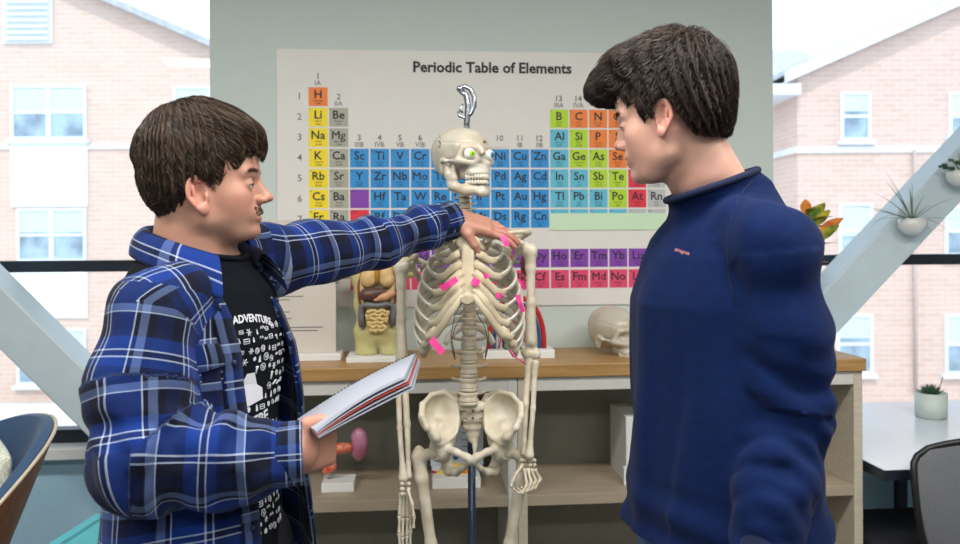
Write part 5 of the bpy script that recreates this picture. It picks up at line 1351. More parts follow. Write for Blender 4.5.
def hairB(p):
    d = ell(p, (-.014, 0, .062), (.105, .085, .108)); d = smin(d, ell(p, (.045, 0, .112), (.066, .072, .048)), .02); d = smin(d, ell(p, (.104, 0, .094), (.034, .056, .022)), .02); d = smin(d, ell(p, (-.050, 0, .005), (.050, .068, .070)), .02)
    phi = np.arctan2(p[:, 1], p[:, 0]-whB[0]); r = np.sqrt((p[:, 0]-whB[0])**2+p[:, 1]**2)
    d = d+.0026*np.sin(phi*30+4*wob(p, 14, 8)+p[:, 2]*40)*np.clip(r/.05, 0, 1)+(.0042*wob(p, 40, 15)+.0018*wob(p, 95, 16))*np.clip((p[:, 2]-.02)/.06, 0.1, 1)
    zl = np.interp(p[:, 0], ZXB, ZZB).astype(np.float32)+.007*np.sin(phi*22+2)*(p[:, 0] > .05)
    return smax(d, (zl-p[:, 2])*.75, .006)
capB, vB = hair_cap(PB, HBs, hairB, M_hairB, (-.15, -.12, -.09), (.175, .12, .20))
def flowB(p):
    d = p-whB; d = d.copy(); d[:, 2] = -np.abs(d[:, 2])*.7-.012; fwd = np.clip((p[:, 2]-.07)/.05, 0, 1)[:, None]; d = d/(np.linalg.norm(d, axis=1)[:, None]+1e-6)
    return d+fwd*A3((.9, 0, 0))
def stopB(p, r): return p[:, 2] < np.interp(p[:, 0], ZXB, ZZB)-.003-.032*r.rand(len(p))**2*(p[:, 0] > .06)-.006*r.rand(len(p))
mk = vB[:, 2] > np.interp(vB[:, 0], ZXB, ZZB)+.006; rt = vB[mk]; rt = rt[rng.choice(len(rt), 12000)]+rng.normal(size=(12000, 3))*.001
o = strands('hair_strands', hairB, HBs, rt, flowB, stopB, PB, M_hairB, .060, 12, .00085, (.0003, .0065), 14, wave=.45, wf=60, tl=.8)
o.parent = capB; o.matrix_local = Matrix()
brows(PB, HBs, optB, M_hairB)

# ---- navy shirt
tabN = [(.90, .205, .160, .0), (.99, .205, .158, .0), (1.08, .196, .150, .0), (1.25, .192, .145, .002), (1.38, .192, .145, .004), (1.46, .180, .126, -.004), (1.52, .130, .094, -.010), (1.56, .070, .065, .0)]
def navyB0(p):
    d, q = torso_sdf(p, TB, 0, tabN, .97)
    db = smin(torso_sdf(p, TB)[0], chain(p, neckB, optB['neck_r'], .03), .03)-.010; d = smin(d, db, .02)
    d = smin(d, cap(p, tuple(TB['M'] @ Vector((-.012, -.14, 1.475))), tuple(TB['M'] @ Vector((-.012, .0, 1.515))), .058, .062), .03); d = smin(d, cap(p, tuple(TB['M'] @ Vector((-.012, .0, 1.515))), tuple(TB['M'] @ Vector((-.012, .14, 1.475))), .062, .058), .03)
    d = smin(d, chain(p, neckB[1:], [.057, .074], .02), .04)
    return d, q
NCB = (.412, 1.39, 1.590); NNB = (-.34, .0, 1)
def navyB(p):
    d, q = navyB0(p); z = q[:, 2]
    # long soft folds falling from chest and armpit
    s = q[:, 1]*38+q[:, 0]*26+(1.5-z)*6+1.5*wob(p*A3((1, 1, .35)), 12, 61)
    d = d+.0080*np.tanh(1.4*np.sin(s))*np.clip((1.44-z)/.25, 0, 1)+.0065*wob(p*A3((1, 1, .5)), 15, 62)+.0028*wob(p*A3((1, 1, .6)), 42, 63)
    d = d+.006*np.sin(z*70+q[:, 1]*14+2*wob(p, 9, 64))*np.clip((1.10-z)/.10, 0, 1)
    cutp = (p-A3(NCB))@A3(Vector(NNB).normalized()); d = smax(d, cutp, .004)
    return np.maximum(d, .975-z)
ptsB1 = [sB1+Vector((-.040, .070, .028)), sB1+Vector((-.004, .010, -.008)), sB1*.5+eB1*.5+Vector((.002, 0, 0)), eB1+Vector((.0, .0, .005)), eB1*.45+wB1*.55, wB1]
fB1 = sleeve(ptsB1, [.054, .063, .069, .062, .051, .043], 21, 'navy_sleeve', .044, [(.28, .06, .0095, .060, 1.8), (.40, .10, .0095, .050, 1.6), (.54, .06, .005, .05, 1.2), (.12, .10, .0040, .10, 2.0)])
ptsB2 = [sB2+Vector((.0, -.04, .010)), sB2+Vector((0, 0, -.015)), sB2*.5+eB2*.5, eB2, eB2*.45+wB2*.55, wB2]
fB2 = sleeve(ptsB2, [.052, .058, .058, .055, .050, .042], 25, 'navy_sleeve', .042, [(.32, .07, .006, .045, 1.8)])
(shN, sl1, sl2), fall = garment('long_sleeve_shirt', navyB, [(ptsB1, fB1), (ptsB2, fB2)], (.12, 1.05, .90), (.78, 1.76, 1.70), .0046, M_navy, lambda v: v, PB, .013)
cuff(ptsB1, .0465, par=sl1, m=M_navyseam, L_=.05, flare=.95); cuff(ptsB2, .044, par=sl2, m=M_navyseam, L_=.05, flare=.95)
ring_on(navyB, NCB, NNB, -.003, 0, rad=.0065, m=M_navyseam, name='collar_rib', parent=shN)
# armhole seam of the near sleeve, chest lettering
def proj(p0, d, f, n=400, L_=.5, out=.0):
    t = np.linspace(0, L_, n); pp = np.array([tuple(Vector(p0)+Vector(d)*x) for x in t], np.float32); v = f(pp); i = int(np.argmax(v < out)); return Vector(pp[i]) if (v < out).any() else None
seam = []
for (px, py) in ((752, 181), (744, 190), (737, 202), (732, 216), (728, 232), (727, 250), (728, 268), (731, 288), (736, 306)):
    a = P(px, py, 1.0); d = (a-Vector((0, 0, EYE))).normalized(); q = proj(a, d, fall, 600, .6)
    if q: seam.append(q)
if len(seam) > 2: MB().tube(seam, .0014, 6).build('armhole_seam', M_navyseam, shN)
lg = MB(); vs, fs = text_geo('patagonia', .0092, .0)
c0 = P(682, 250.5, 1.0); 
pj = []
tl = math.radians(-13)
for v_ in vs:
    px = 682+(v_[0]*math.cos(tl)-v_[1]*math.sin(tl))*615*.70; py = 251-(v_[0]*math.sin(tl)+v_[1]*math.cos(tl))*615+.003*615
    a = P(px, py, 1.0); d = (a-Vector((0, 0, EYE))).normalized(); q = proj(a, d, navyB, 500, .5, .0008); pj.append(q if q else a)
lg.add(pj, fs); lg.build('chest_lettering', M_logo, shN)
# ================================================================== smaller things
def PZ(px, py, z):      # where the line of sight through a pixel meets the height z
    d = P(px, py, 1.0)-Vector((0, 0, EYE)); t = (z-EYE)/d.z; return Vector((d.x*t, t, z))
def room_at(px, v, z):  # a room-aligned frame standing at that pixel column, depth v, height z
    return ROOM @ Matrix.Translation((RU(px, v), v, z))
M_paper = mat('white_paper', (164, 170, 184), .7, var=.01); M_paperg = mat('grey_cover', (150, 156, 172), .6, var=.03); M_redp = mat('red_page', (190, 66, 52), .6, var=.03)
# ---- spiral notebook in the near hand
nA, nB, nC, nD = P(315, 430, 1.215), P(404, 376, 1.36), P(415, 353, 1.56), P(297, 419, 1.43)
NB = thing('spiral_notebook', 'white spiral notebook with folded pages held open by the person in plaid', 'notebook', Matrix.Translation(nA))
NI = NB.matrix_world.inverted()
def leaf(name, a, b, c, d, th, m, bow=.006, curl=0.0, nu=16, nv=8, off=0.0):
    n = (b-a).cross(d-a).normalized(); n = n if n.z > 0 else -n; top = []; bot = []
    for i in range(nu+1):
        for j in range(nv+1):
            u, v = i/nu, j/nv; p = (a*(1-u)+b*u)*(1-v)+(d*(1-u)+c*u)*v
            p = p+n*(off+bow*math.sin(PI*u)-curl*u*u*(1-.6*v)); top.append(p); bot.append(p-n*th)
    k = nv+1; N_ = len(top); fs = []
    for i in range(nu):
        for j in range(nv):
            q = (i*k+j, (i+1)*k+j, (i+1)*k+j+1, i*k+j+1); fs.append(q); fs.append(tuple(N_+x for x in reversed(q)))
    for i in range(nu): fs += [(i*k, N_+i*k, N_+(i+1)*k, (i+1)*k), (i*k+nv, (i+1)*k+nv, N_+(i+1)*k+nv, N_+i*k+nv)]
    for j in range(nv): fs += [(j, j+1, N_+j+1, N_+j), (nu*k+j, N_+nu*k+j, N_+nu*k+j+1, nu*k+j+1)]
    o = MB().add(top+bot, fs).build(name, m, NB, NI); return o
leaf('page_block', nA, nB, nC, nD, .0045, M_paper); leaf('page', nA, nB*1.0+(nB-nA)*.015, nC, nD, .0010, M_paper, .004, .004, off=-.006)
leaf('red_page', nA, nB+(nB-nA)*.02, nC+(nB-nA)*.01, nD, .0012, M_redp, .003, .006, off=-.008); leaf('page', nA, nB+(nB-nA)*.03, nC+(nB-nA)*.02, nD, .0010, M_paper, .0, .010, off=-.010)
leaf('back_cover', nA, nB+(nB-nA)*.04, nC+(nB-nA)*.03, nD, .0016, M_paperg, -.002, .014, off=-.012)
m = MB(); nn = (nB-nA).cross(nD-nA).normalized(); nn = nn if nn.z > 0 else -nn
for k in range(34):
    c = nD.lerp(nC, .02+.96*k/33)+nn*(.006*math.sin(PI*(.02+.96*k/33))-.004); ax = (nC-nD).normalized(); b = (nA-nD).normalized(); m.tube([c+(b*math.cos(t)+nn*math.sin(t))*.0065 for t in [2*PI*i/10 for i in range(11)]], .0006, 5, caps=False)
m.build('wire_binding', M_black, NB, NI)
# ---- on the worktop
TZ = TOPZ
# framed notice
fz = thing('notice_board', 'beige framed notice sheet on a pale stand, on the worktop behind the raised arm', 'notice', room_at(298, -.17, TZ))
w0 = RU(252, -.17)-RU(298, -.17); w1 = RU(336, -.17)-RU(298, -.17); zt = RW(300, 220, -.17).z-TZ
M_notice = mat('notice_sheet', (205, 198, 190), .5, var=.02)
MB().box((w0-.005, -.05, 0), (w1+.02, .05, .022)).build('base', M_white, fz, None, .002)
MB().box((w0, -.006, .0225), (w1, .006, zt)).build('panel', M_notice, fz, None, .001)
m = MB(); r = random.Random(4)
for k in range(7):
    z = zt-.05-k*.052
    for j in range(3 if k % 2 else 2):
        x = w0+.02+.015*(k % 2); m.box((x, -.0068, z-j*.011), (x+r.uniform(.06, w1-w0-.05), -.0062, z-j*.011+.0032))
m.build('printed_lines', M_inkg, fz)
# torso anatomy model
TMo = thing('torso_model', 'small open human torso model showing lungs and intestines, on the worktop', 'torso model', room_at(378, -.20, TZ))
TMs = Matrix.Diagonal((1.14, 1.1, .98, 1))
M_torso = mat('torso_plastic', (206, 198, 140), .4, var=.05, vscale=9); M_cav = mat('torso_red_rim', (150, 62, 44), .5, var=.05)
M_lung = mat('lung_plastic', (226, 190, 132), .4, var=.08, vscale=40); M_liver = mat('liver_plastic', (92, 68, 62), .35, var=.08); M_stom = mat('stomach_plastic', (214, 160, 122), .4)
M_colon = mat('colon_plastic', (120, 118, 122), .4, var=.06); M_gut = mat('intestine_plastic', (222, 192, 130), .4, var=.05); M_bluep = mat('blue_vein_plastic', (50, 78, 130), .4); M_redm = mat('red_artery_plastic', (186, 36, 40), .4)
MB().box((-.088, -.07, 0), (.075, .07, .018)).build('base', M_white, TMo, None, .002)
def ftor(p):
    ax = p.copy(); ax[:, 0] = np.abs(ax[:, 0])
    d = ell(p, (0, 0, .285), (.078, .052, .085)); d = smin(d, ell(p, (0, .0, .19), (.072, .045, .08)), .03); d = smin(d, ell(p, (0, .0, .10), (.070, .050, .055)), .03)
    d = smin(d, cap(ax, (.033, 0, .09), (.036, 0, .0), .034, .032), .015); d = smin(d, ell(ax, (.075, 0, .330), (.034, .036, .036)), .02); d = smin(d, cap(ax, (.085, 0, .325), (.094, 0, .300), .026, .025), .01)
    d = smin(d, cap(p, (0, 0, .35), (0, 0, .395), .030, .028), .02)
    d = np.maximum(d, .0185-p[:, 2]); d = np.maximum(d, p[:, 2]-.392)
    cav = smin(ell(p, (0, -.060, .29), (.056, .048, .084)), ell(p, (0, -.060, .185), (.047, .043, .080)), .02)
    return smax(d, -cav, .003)
sdf_obj('torso_shell', ftor, (-.13, -.08, .0), (.13, .08, .41), .0036, M_torso, TMo)
m = MB(); pts = []
for k in range(41):
    t = 2*PI*k/40; x = .050*math.sin(t)*(1.0 if math.cos(t) < .3 else .96); z = .238+.122*math.cos(t); y = -.050+.012*abs(math.sin(t))+(.012 if z > .3 else .006)*(1 if abs(x) < .04 else .6); pts.append((x, y, z))
m.tube(pts, .0035, 8, caps=False); m.build('cavity_rim', M_cav, TMo)
for s in (-1, 1):
    def fl(p, s=s): return smax(smin(ell(p, (s*.022, -.032, .300), (.020, .022, .052)), ell(p, (s*.025, -.034, .272), (.021, .022, .028)), .01)+.0012*wob(p, 160, 3), -(s*p[:, 0]-.0015), .002)
    sdf_obj('lung', fl, (-.06, -.07, .22), (.06, .01, .37), .0028, M_lung, TMo)
MB().tube([(0, -.05, .365), (0, -.048, .32), (0, -.05, .262)], .0035, 8).build('windpipe', mat('windpipe_yellow', (220, 170, 40), .4), TMo); MB().tube([(-.005, -.048, .372), (-.003, -.046, .345), (.006, -.046, .34), (.008, -.045, .372)], .004, 8).build('vein', M_bluep, TMo)
sdf_obj('liver', lambda p: smin(ell(p, (-.018, -.042, .222), (.030, .022, .024)), ell(p, (.006, -.044, .232), (.026, .016, .012)), .01), (-.06, -.08, .18), (.05, .0, .26), .0028, M_liver, TMo)
sdf_obj('stomach', lambda p: chain(p, [(.036, -.048, .226), (.018, -.052, .214), (-.006, -.052, .205)], [.013, .012, .006], .01), (-.04, -.08, .18), (.07, -.01, .26), .0028, M_stom, TMo)
m = MB(); m.tube([(-.040, -.046, .115), (-.042, -.046, .15), (-.041, -.048, .185), (-.025, -.056, .190), (0, -.058, .186), (.025, -.056, .190), (.041, -.048, .187), (.042, -.046, .15), (.040, -.046, .118)], [.008, .010, .009, .0095, .0085, .0095, .009, .010, .008], 10); m.build('colon', M_colon, TMo)
m = MB(); pts = []
for row in range(6):
    for k in range(9):
        x = (-.028+.007*k)*(1 if row % 2 == 0 else -1)*(1-.06*row); pts.append((x, -.052-.006*math.cos(x*40)+.002*math.sin(k*2.2), .168-.0125*row-.004*math.sin(k*1.9+row)))
m.tube(pts, .0062, 10); m.build('intestines', M_gut, TMo)
for ch in TMo.children: ch.matrix_local = TMs if ch.name.split('.')[0] in ('torso_shell', 'base') else Matrix.Diagonal((1.24, 1.12, .99, 1))
# circulation model with red and blue arches
AM = thing('artery_model', 'model of red and blue arched blood vessels with a brown kidney on a white base', 'anatomy model', room_at(515, -.20, TZ))
xw = lambda px: RU(px, -.20)-RU(515, -.20); zw = lambda py: RW(515, py, -.20).z-TZ
MB().box((xw(482), -.05, 0), (xw(552), .06, .028)).build('base', M_white, AM, None, .002)
def arch(px0, px1, top, rad, dy, m, name):
    pts = [(xw((px0+px1)/2)+(xw(px1)-xw(px0))/2*math.cos(PI*(1-k/20)), dy, .026+(zw(top)-.026)*math.sin(PI*k/20)**.8) for k in range(21)]; MB().tube(pts, rad, 10).build(name, m, AM)
arch(489, 544, 297, .0085, 0, M_redm, 'artery'); arch(493.5, 539.5, 303, .0065, .0, M_bluep, 'vein'); arch(497, 536, 309, .0055, .002, mat('pale_vessel', (206, 196, 196), .4), 'vessel_wall')
MB().tube([(xw(514), -.01, .028), (xw(512), -.012, zw(330)), (xw(515), -.012, zw(300)), (xw(510), -.01, zw(270)), (xw(509), -.01, zw(238))], [.008, .009, .0085, .010, .011], 10).build('artery', M_redm, AM)
MB().tube([(xw(505), .012, .028), (xw(503), .012, zw(300)), (xw(500), .012, zw(245))], .008, 10).build('vein', M_bluep, AM)
MB().tube([(xw(508), 0, zw(263)), (xw(522), 0, zw(262))], .006, 8).build('vessel', M_colon, AM)
sdf_obj('kidney', lambda p: smax(ell(p, (xw(527.5), 0, zw(264)), (.026, .022, .042)), -ell(p, (xw(518), 0, zw(263)), (.012, .014, .014)), .01), (xw(512), -.04, zw(285)), (xw(545), .04, zw(243)), .0035, mat('kidney_brown', (96, 50, 42), .3), AM)
MB().tube([(xw(505), -.02, .028), (xw(507), -.03, .055), (xw(514), -.03, .05), (xw(520), -.02, .028)], [.006, .010, .011, .006], 8).build('green_gland', mat('green_plastic', (44, 120, 74), .4), AM)
m = MB()
for k in range(9): m.tube([(xw(498+k*3.6), -.02+.01*math.sin(k), .03+.02*(k % 3)), (xw(500+k*3.4), -.025, .07+.03*((k*2) % 3)), (xw(497+k*4), -.02, .12+.02*(k % 4))], .0022, 6)
m.build('fine_vessels', M_redm, AM)
# second skull, lying on the worktop
S2 = thing('skull', 'white human skull model lying on the worktop beside the man in navy', 'skull', room_at(613, -.17, TZ) @ Matrix.Translation((.005, 0, .076)))
skull_parts(S2, Matrix.Rotation(math.radians(180+30), 4, 'Z') @ Matrix.Rotation(math.radians(-4), 4, 'X') @ Matrix.Scale(1.04, 4) @ Matrix.Translation((0, 0, -.005)), eyes=False, jaw=False)
# croton plant behind the navy shoulder
CP = thing('potted_croton', 'potted croton with green, yellow and orange leaves behind the navy shoulder', 'potted plant', room_at(808, -.19, TZ))
MB().lathe([(.035, 0), (.048, .07), (.052, .09), (.046, .09), (.040, .075), (.0, .07)], 24).build('pot', M_white, CP)
m = MB(); stems = []; r = random.Random(3)
m.tube([(0, 0, .07), (.004, 0, .25), (.002, .0, .44)], [.006, .005, .004], 8); m.build('stem', mat('plant_stem', (96, 84, 52), .6), CP)
LM = [mat('croton_green', (70, 112, 40), .35, col2=(190, 170, 50), vscale=30), mat('croton_orange', (206, 96, 50), .35, col2=(226, 150, 60), vscale=30)]
def blade(a, d, L_, w, droop, n=8, fold=.25, ref=(0, 0, 1)):
    """leaf blade from a along direction d"""
    d = Vector(d).normalized(); sd = d.cross(Vector(ref)); sd = sd.normalized() if sd.length > .01 else Vector((1, 0, 0)); vs = []
    for i in range(n+1):
        t = i/n; c = Vector(a)+d*L_*t+Vector((0, 0, -droop*t*t)); ww = w*math.sin(PI*min(.98, t*.92+.06))**.8; u = sd.cross(d).normalized()
        vs += [c-sd*ww+u*ww*fold, c, c+sd*ww+u*ww*fold]
    fs = []
    for i in range(n): o = 3*i; fs += [(o, o+1, o+4, o+3), (o+1, o+2, o+5, o+4)]
    return vs, fs
for k in range(16):
    a = k*2.4; z = .30+.012*k; dx = .9*math.cos(a); vs, fs = blade((0, 0, z), (dx, math.sin(a)*.7, .35), .085+.01*(k % 3), .016, .02)
    MB().add(vs, fs, None, 0, True).build('leaf', LM[1 if k % 4 == 0 else 0], CP)
for (tx, ty, mi) in ((804, 198, 1), (814, 205, 0), (829, 209, 0), (842, 217, 1), (838, 224, 0), (824, 202, 0)):
    tip = RW(tx, ty, -.19); b = ROOM.inverted() @ CP.matrix_world.translation; e = Vector((tip.x-b.x, 0, tip.z-TZ)); s0 = Vector((e.x*.25, 0, e.z-.06)); vs, fs = blade(s0, (e-s0)+Vector((0, -.01, 0)), (e-s0).length, .019, .004, ref=(.2, 1, .3))
    MB().add(vs, fs, None, 0, True).build('leaf', LM[mi], CP, None, 0, 'orange leaf' if mi else None)

# ---- on the shelves
SHZ = .665
KM = thing('organ_model', 'purple spleen and tan pancreas model on a white base, on the left shelf', 'anatomy model', room_at(343, -.22, SHZ))
kx = lambda px: RU(px, -.22)-RU(343, -.22); kz = lambda py: RW(343, py, -.22).z-SHZ
MB().box((kx(322), -.05, 0), (kx(354), .05, .030)).build('base', M_white, KM, None, .002); MB().tube([(kx(328), 0, .028), (kx(328), 0, kz(462))], .004, 10).build('rod', M_chrome, KM)
MB().tube([(kx(328), 0, kz(452)), (kx(338), -.005, kz(448)), (kx(353), -.005, kz(447))], [.018, .020, .014], 12).build('pancreas', mat('pancreas_tan', (214, 140, 104), .5, col2=(190, 60, 50), vscale=90), KM)
sdf_obj('spleen', lambda p: smax(ell(p, (kx(358), 0, kz(444)), (.030, .03, .056)), -ell(p, (kx(347), -.01, kz(446)), (.016, .04, .022)), .012), (kx(340), -.04, kz(466)), (kx(372), .04, kz(424)), .004, mat('spleen_purple', (150, 70, 92), .25, col2=(190, 130, 160), vscale=14), KM)
sdf_obj('duodenum', lambda p: chain(p, [(kx(331), -.01, kz(455)), (kx(331), -.01, kz(465)), (kx(325), -.01, kz(470))], [.014, .016, .012], .01), (kx(315), -.04, kz(480)), (kx(342), .03, kz(446)), .004, mat('duodenum_pink', (216, 130, 110), .4, col2=(214, 70, 50), vscale=60), KM)
JM = thing('anatomy_model', 'yellow and orange anatomy model on a white block with a printed card, behind the pelvis', 'anatomy model', room_at(455, -.19, SHZ))
jx = lambda px: RU(px, -.19)-RU(455, -.19); jz = lambda py: RW(455, py, -.19).z-SHZ
MB().box((jx(431), -.08, 0), (jx(478), .07, .036)).build('base', M_white, JM, None, .002); MB().box((jx(430), .062, .0365), (jx(484), .066, jz(431))).build('card', mat('pale_blue_card', (196, 208, 222), .5), JM)
m = MB()
for k in range(4): m.box((jx(436), .0612, jz(438+k*7)), (jx(452+5*(k % 2)), .0618, jz(438+k*7)+.003)); m.box((jx(462), .0612, jz(438+k*7)), (jx(474), .0618, jz(438+k*7)+.003))
m.build('printed_lines', M_inkg, JM)
sdf_obj('yellow_tissue', lambda p: smin(chain(p, [(jx(438), -.02, jz(473)), (jx(447), -.02, jz(468)), (jx(457), -.02, jz(465))], [.014, .018, .014], .008), chain(p, [(jx(442), -.03, jz(478)), (jx(452), -.02, jz(468)), (jx(460), -.02, jz(474))], [.010, .014, .012], .006), .006), (jx(430), -.06, .0), (jx(470), .02, jz(455)), .004, mat('yellow_tissue', (232, 196, 90), .4, var=.06), JM)
m = MB()
for k in range(3): m.tube([(jx(461+k*4), -.03, jz(480)), (jx(462+k*4), -.025, jz(462))], .007, 8)
m.build('orange_muscle', mat('orange_tissue', (238, 150, 30), .4), JM); MB().tube([(jx(431), -.02, jz(469)), (jx(440), -.02, jz(472)), (jx(450), -.025, jz(476))], .0045, 8).build('red_vessel', M_redm, JM)
MB().ball((jx(455), .0, jz(457)), .010, 12).ball((jx(447), .0, jz(463)), .008, 10).ball((jx(442), .0, jz(468)), .008, 10).build('blue_beads', M_bluep, JM)
BX = MB().box((RU(623, -.25), -.28, SHZ), (RU(642, -.25), -.06, SHZ+.225)).box((RU(620, -.25), -.29, SHZ), (RU(625, -.25), -.27, SHZ+.06)).build('document_box', M_white, None, ROOM, .002)
tag(BX, 'white upright box on the right shelf beside the navy shirt', 'box')

# ---- desk, succulent, office chair at the right window
fl_ = ROOMI @ PZ(884, 470, .74); ul_ = fl_.x; vf = fl_.y
DK = thing('desk', 'white-topped desk with a dark edge under the right window', 'desk', ROOM @ Matrix.Translation((ul_, vf, 0)))
M_desk = mat('desk_white_laminate', (226, 230, 238), .22, var=.01, coat=.3)
dd_ = WV-.01-vf
MB().box((0.001, .001, .712), (1.6, dd_, .74)).build('tabletop', M_desk, DK, None, .001)
e = MB(); e.box((-.003, -.003, .706), (1.603, .0, .7385)); e.box((-.003, 0, .706), (.0, dd_, .7385)); e.build('edge_band', M_dark, DK)
for x in (.62, 1.5):
    for y in (.08, dd_-.08): MB().box((x, y, 0), (x+.04, y+.04, .712)).build('leg', M_dark, DK)
pp = ROOMI @ PZ(931, 417, .74)
SC = thing('potted_succulent', 'spiky green succulent in a pale grey pot on the white desk', 'potted plant', ROOM @ Matrix.Translation((pp.x, pp.y, .7402)))
MB().lathe([(.052, 0), (.060, .004), (.061, .102), (.056, .102), (.054, .09), (.0, .088)], 28).build('pot', mat('pale_grey_pot', (208, 220, 214), .5), SC)
ms = mat('succulent_green', (66, 104, 74), .5, col2=(44, 76, 56), vscale=40)
for k in range(34):
    a = k*2.39996; el_ = .25+1.2*(k/34); L_ = .060-.022*(k/34); d = Vector((math.cos(a)*math.cos(el_), math.sin(a)*math.cos(el_), math.sin(el_))); o0 = Vector((0, 0, .088))
    MB().tube([o0, o0+d*L_*.5, o0+d*L_+Vector((0, 0, .008))], [.006, .0075, .0006], 6, flat=.5).build('leaf', ms, SC)
MB().tube([(.03, 0, .09), (.042, 0, .13), (.052, 0, .165)], .0018, 5).build('stalk', mat('stalk_brown', (120, 80, 70), .6), SC)
# office chair
OC = thing('office_chair', 'dark grey mesh-back office chair pulled up to the white desk', 'chair', Matrix.Translation((1.555, 2.60, -.02)) @ Matrix.Rotation(math.radians(6), 4, 'Z'))
M_mesh = mat('chair_mesh_fabric', (112, 114, 120), .8, var=.1, vscale=300, bump=.6, bscale=700); M_seat = mat('chair_seat_fabric', (40, 42, 48), .9, var=.08, bump=.2)
nt = M_mesh.node_tree; b_ = nt.nodes['Principled BSDF']; tc = nt.nodes.new('ShaderNodeTexCoord'); vo = nt.nodes.new('ShaderNodeTexVoronoi'); vo.inputs['Scale'].default_value = 260
rm = nt.nodes.new('ShaderNodeMapRange'); rm.inputs['From Min'].default_value = .15; rm.inputs['From Max'].default_value = .22; nt.links.new(tc.outputs['Object'], vo.inputs['Vector']); nt.links.new(vo.outputs['Distance'], rm.inputs['Value']); nt.links.new(rm.outputs['Result'], b_.inputs['Alpha'])
sdf_obj('seat', lambda p: rbox(p, (0, .17, .455), (.25, .24, .04), .035), (-.28, -.1, .40), (.28, .44, .51), .008, M_seat, OC)
def backpt(u, v):   # u across -1..1, v up 0..1
    w = .225*(1-.10*v**3-.22*max(0, (v-.80)/.2)**3)*(1-.25*(1-v)**3); return Vector((u*w, -.07-.05*math.cos(u*1.2)+.03*v-.02*math.sin(v*3), .50+.370*v-.075*max(0, v-.6)*u*u))
m = MB(); nu, nv = 20, 20; vs = [backpt(-1+2*i/nu, j/nv) for j in range(nv+1) for i in range(nu+1)]
m.add(vs, [(j*(nu+1)+i, j*(nu+1)+i+1, (j+1)*(nu+1)+i+1, (j+1)*(nu+1)+i) for j in range(nv) for i in range(nu)], None, 0, True); o = m.build('backrest_mesh', M_mesh, OC); sd = o.modifiers.new('t', 'SOLIDIFY'); sd.thickness = .004
rim = [backpt(-1, k/14) for k in range(15)]+[backpt(-1+2*k/14, 1) for k in range(1, 15)]+[backpt(1, 1-k/14) for k in range(1, 15)]+[backpt(1-2*k/14, 0) for k in range(1, 15)]
MB().tube(rim, .0105, 8, caps=False).build('back_frame', M_black, OC)
MB().tube([(0, -.12, .52), (0, -.15, .47), (0, -.05, .40), (0, .1, .40)], .02, 10).build('back_support', M_black, OC); MB().tube([(0, .12, .42), (0, .12, .12)], .027, 14).build('column', M_black, OC)
for k in range(5):
    a = 2*PI*k/5; e = Vector((.29*math.cos(a), .12+.29*math.sin(a), .075)); l_ = MB().tube([(0, .12, .12), e], [.025, .014], 8).build('base_leg', M_black, OC); MB().ball(e+Vector((0, 0, -.045)), (.028, .028, .03), 12).build('caster', M_black, l_)

# ---- pots with air plants on the right brace
M_potw = mat('white_ceramic', (236, 236, 236), .25, coat=.4); M_airp = mat('air_plant_grey_green', (92, 112, 92), .6, col2=(120, 136, 110), vscale=30); M_fern = mat('small_leaf_green', (70, 104, 74), .6)
def wallpot(px, py, label, tips, wide):
    T_ = thing('hanging_pot', label, 'wall planter', ROOM @ Matrix.Translation(RW(px, py, VB-.052)))
    sdf_obj('pot', lambda p: np.maximum(smax(ell(p, (0, 0, 0), (.058, .050, .045)), p[:, 2]-.026, .004), -ell(p, (0, 0, .016), (.050, .042, .030))), (-.07, -.06, -.055), (.07, .06, .04), .003, M_potw, T_)
    MB().tube([(0, .046, 0), (0, .052, 0)], .018, 12).build('magnet', M_chrome, T_)
    for (tx, ty, dep) in tips:
        t = RW(tx, ty, VB-.052); b = RW(px, py, VB-.052); e = Vector((t.x-b.x, dep, t.z-b.z)); s0 = Vector((0, 0, .01)); md = e*.5+Vector((0, 0, .035 if e.z > 0 else .085)); pts = [s0.lerp(md, u)*(1-u)+md.lerp(e, u)*u for u in [i/8 for i in range(9)]]
        MB().tube(pts, [wide*(1-.9*(i/8)**1.5) for i in range(9)], 5, flat=.35).build('leaf', M_airp, T_)
    return T_
wallpot(912.5, 224, 'round white pot on the brace holding a spidery air plant with long curling leaves', [(840, 206, -.06), (858, 222, -.10), (872, 192, .0), (881, 182, -.03), (889, 172, .02), (862, 210, .03), (946, 243, -.08), (949, 198, -.04), (896, 178, .06), (930, 245, -.05), (902, 188, -.05), (936, 205, .02), (912, 182, .0), (885, 215, -.08), (955, 222, -.06), (870, 228, .0), (920, 196, -.03)], .0042)
T2 = wallpot(961, 176, 'round white pot at the right edge of the frame holding a leafy trailing plant', [(938, 168, 0), (943, 161, -.03), (950, 157, .02), (975, 160, 0), (985, 172, -.03), (940, 174, -.04), (958, 152, 0), (968, 150, .03)], .005)
for k in range(22):
    a = RW(940+(k % 11)*2.2, 165+3*(k % 3)-1.5*(k % 4), VB-.052)-RW(961, 176, VB-.052); MB().ball((a.x, -.02+.01*(k % 3), a.z), (.010, .004, .006), 6).build('leaflet', M_fern, T2)

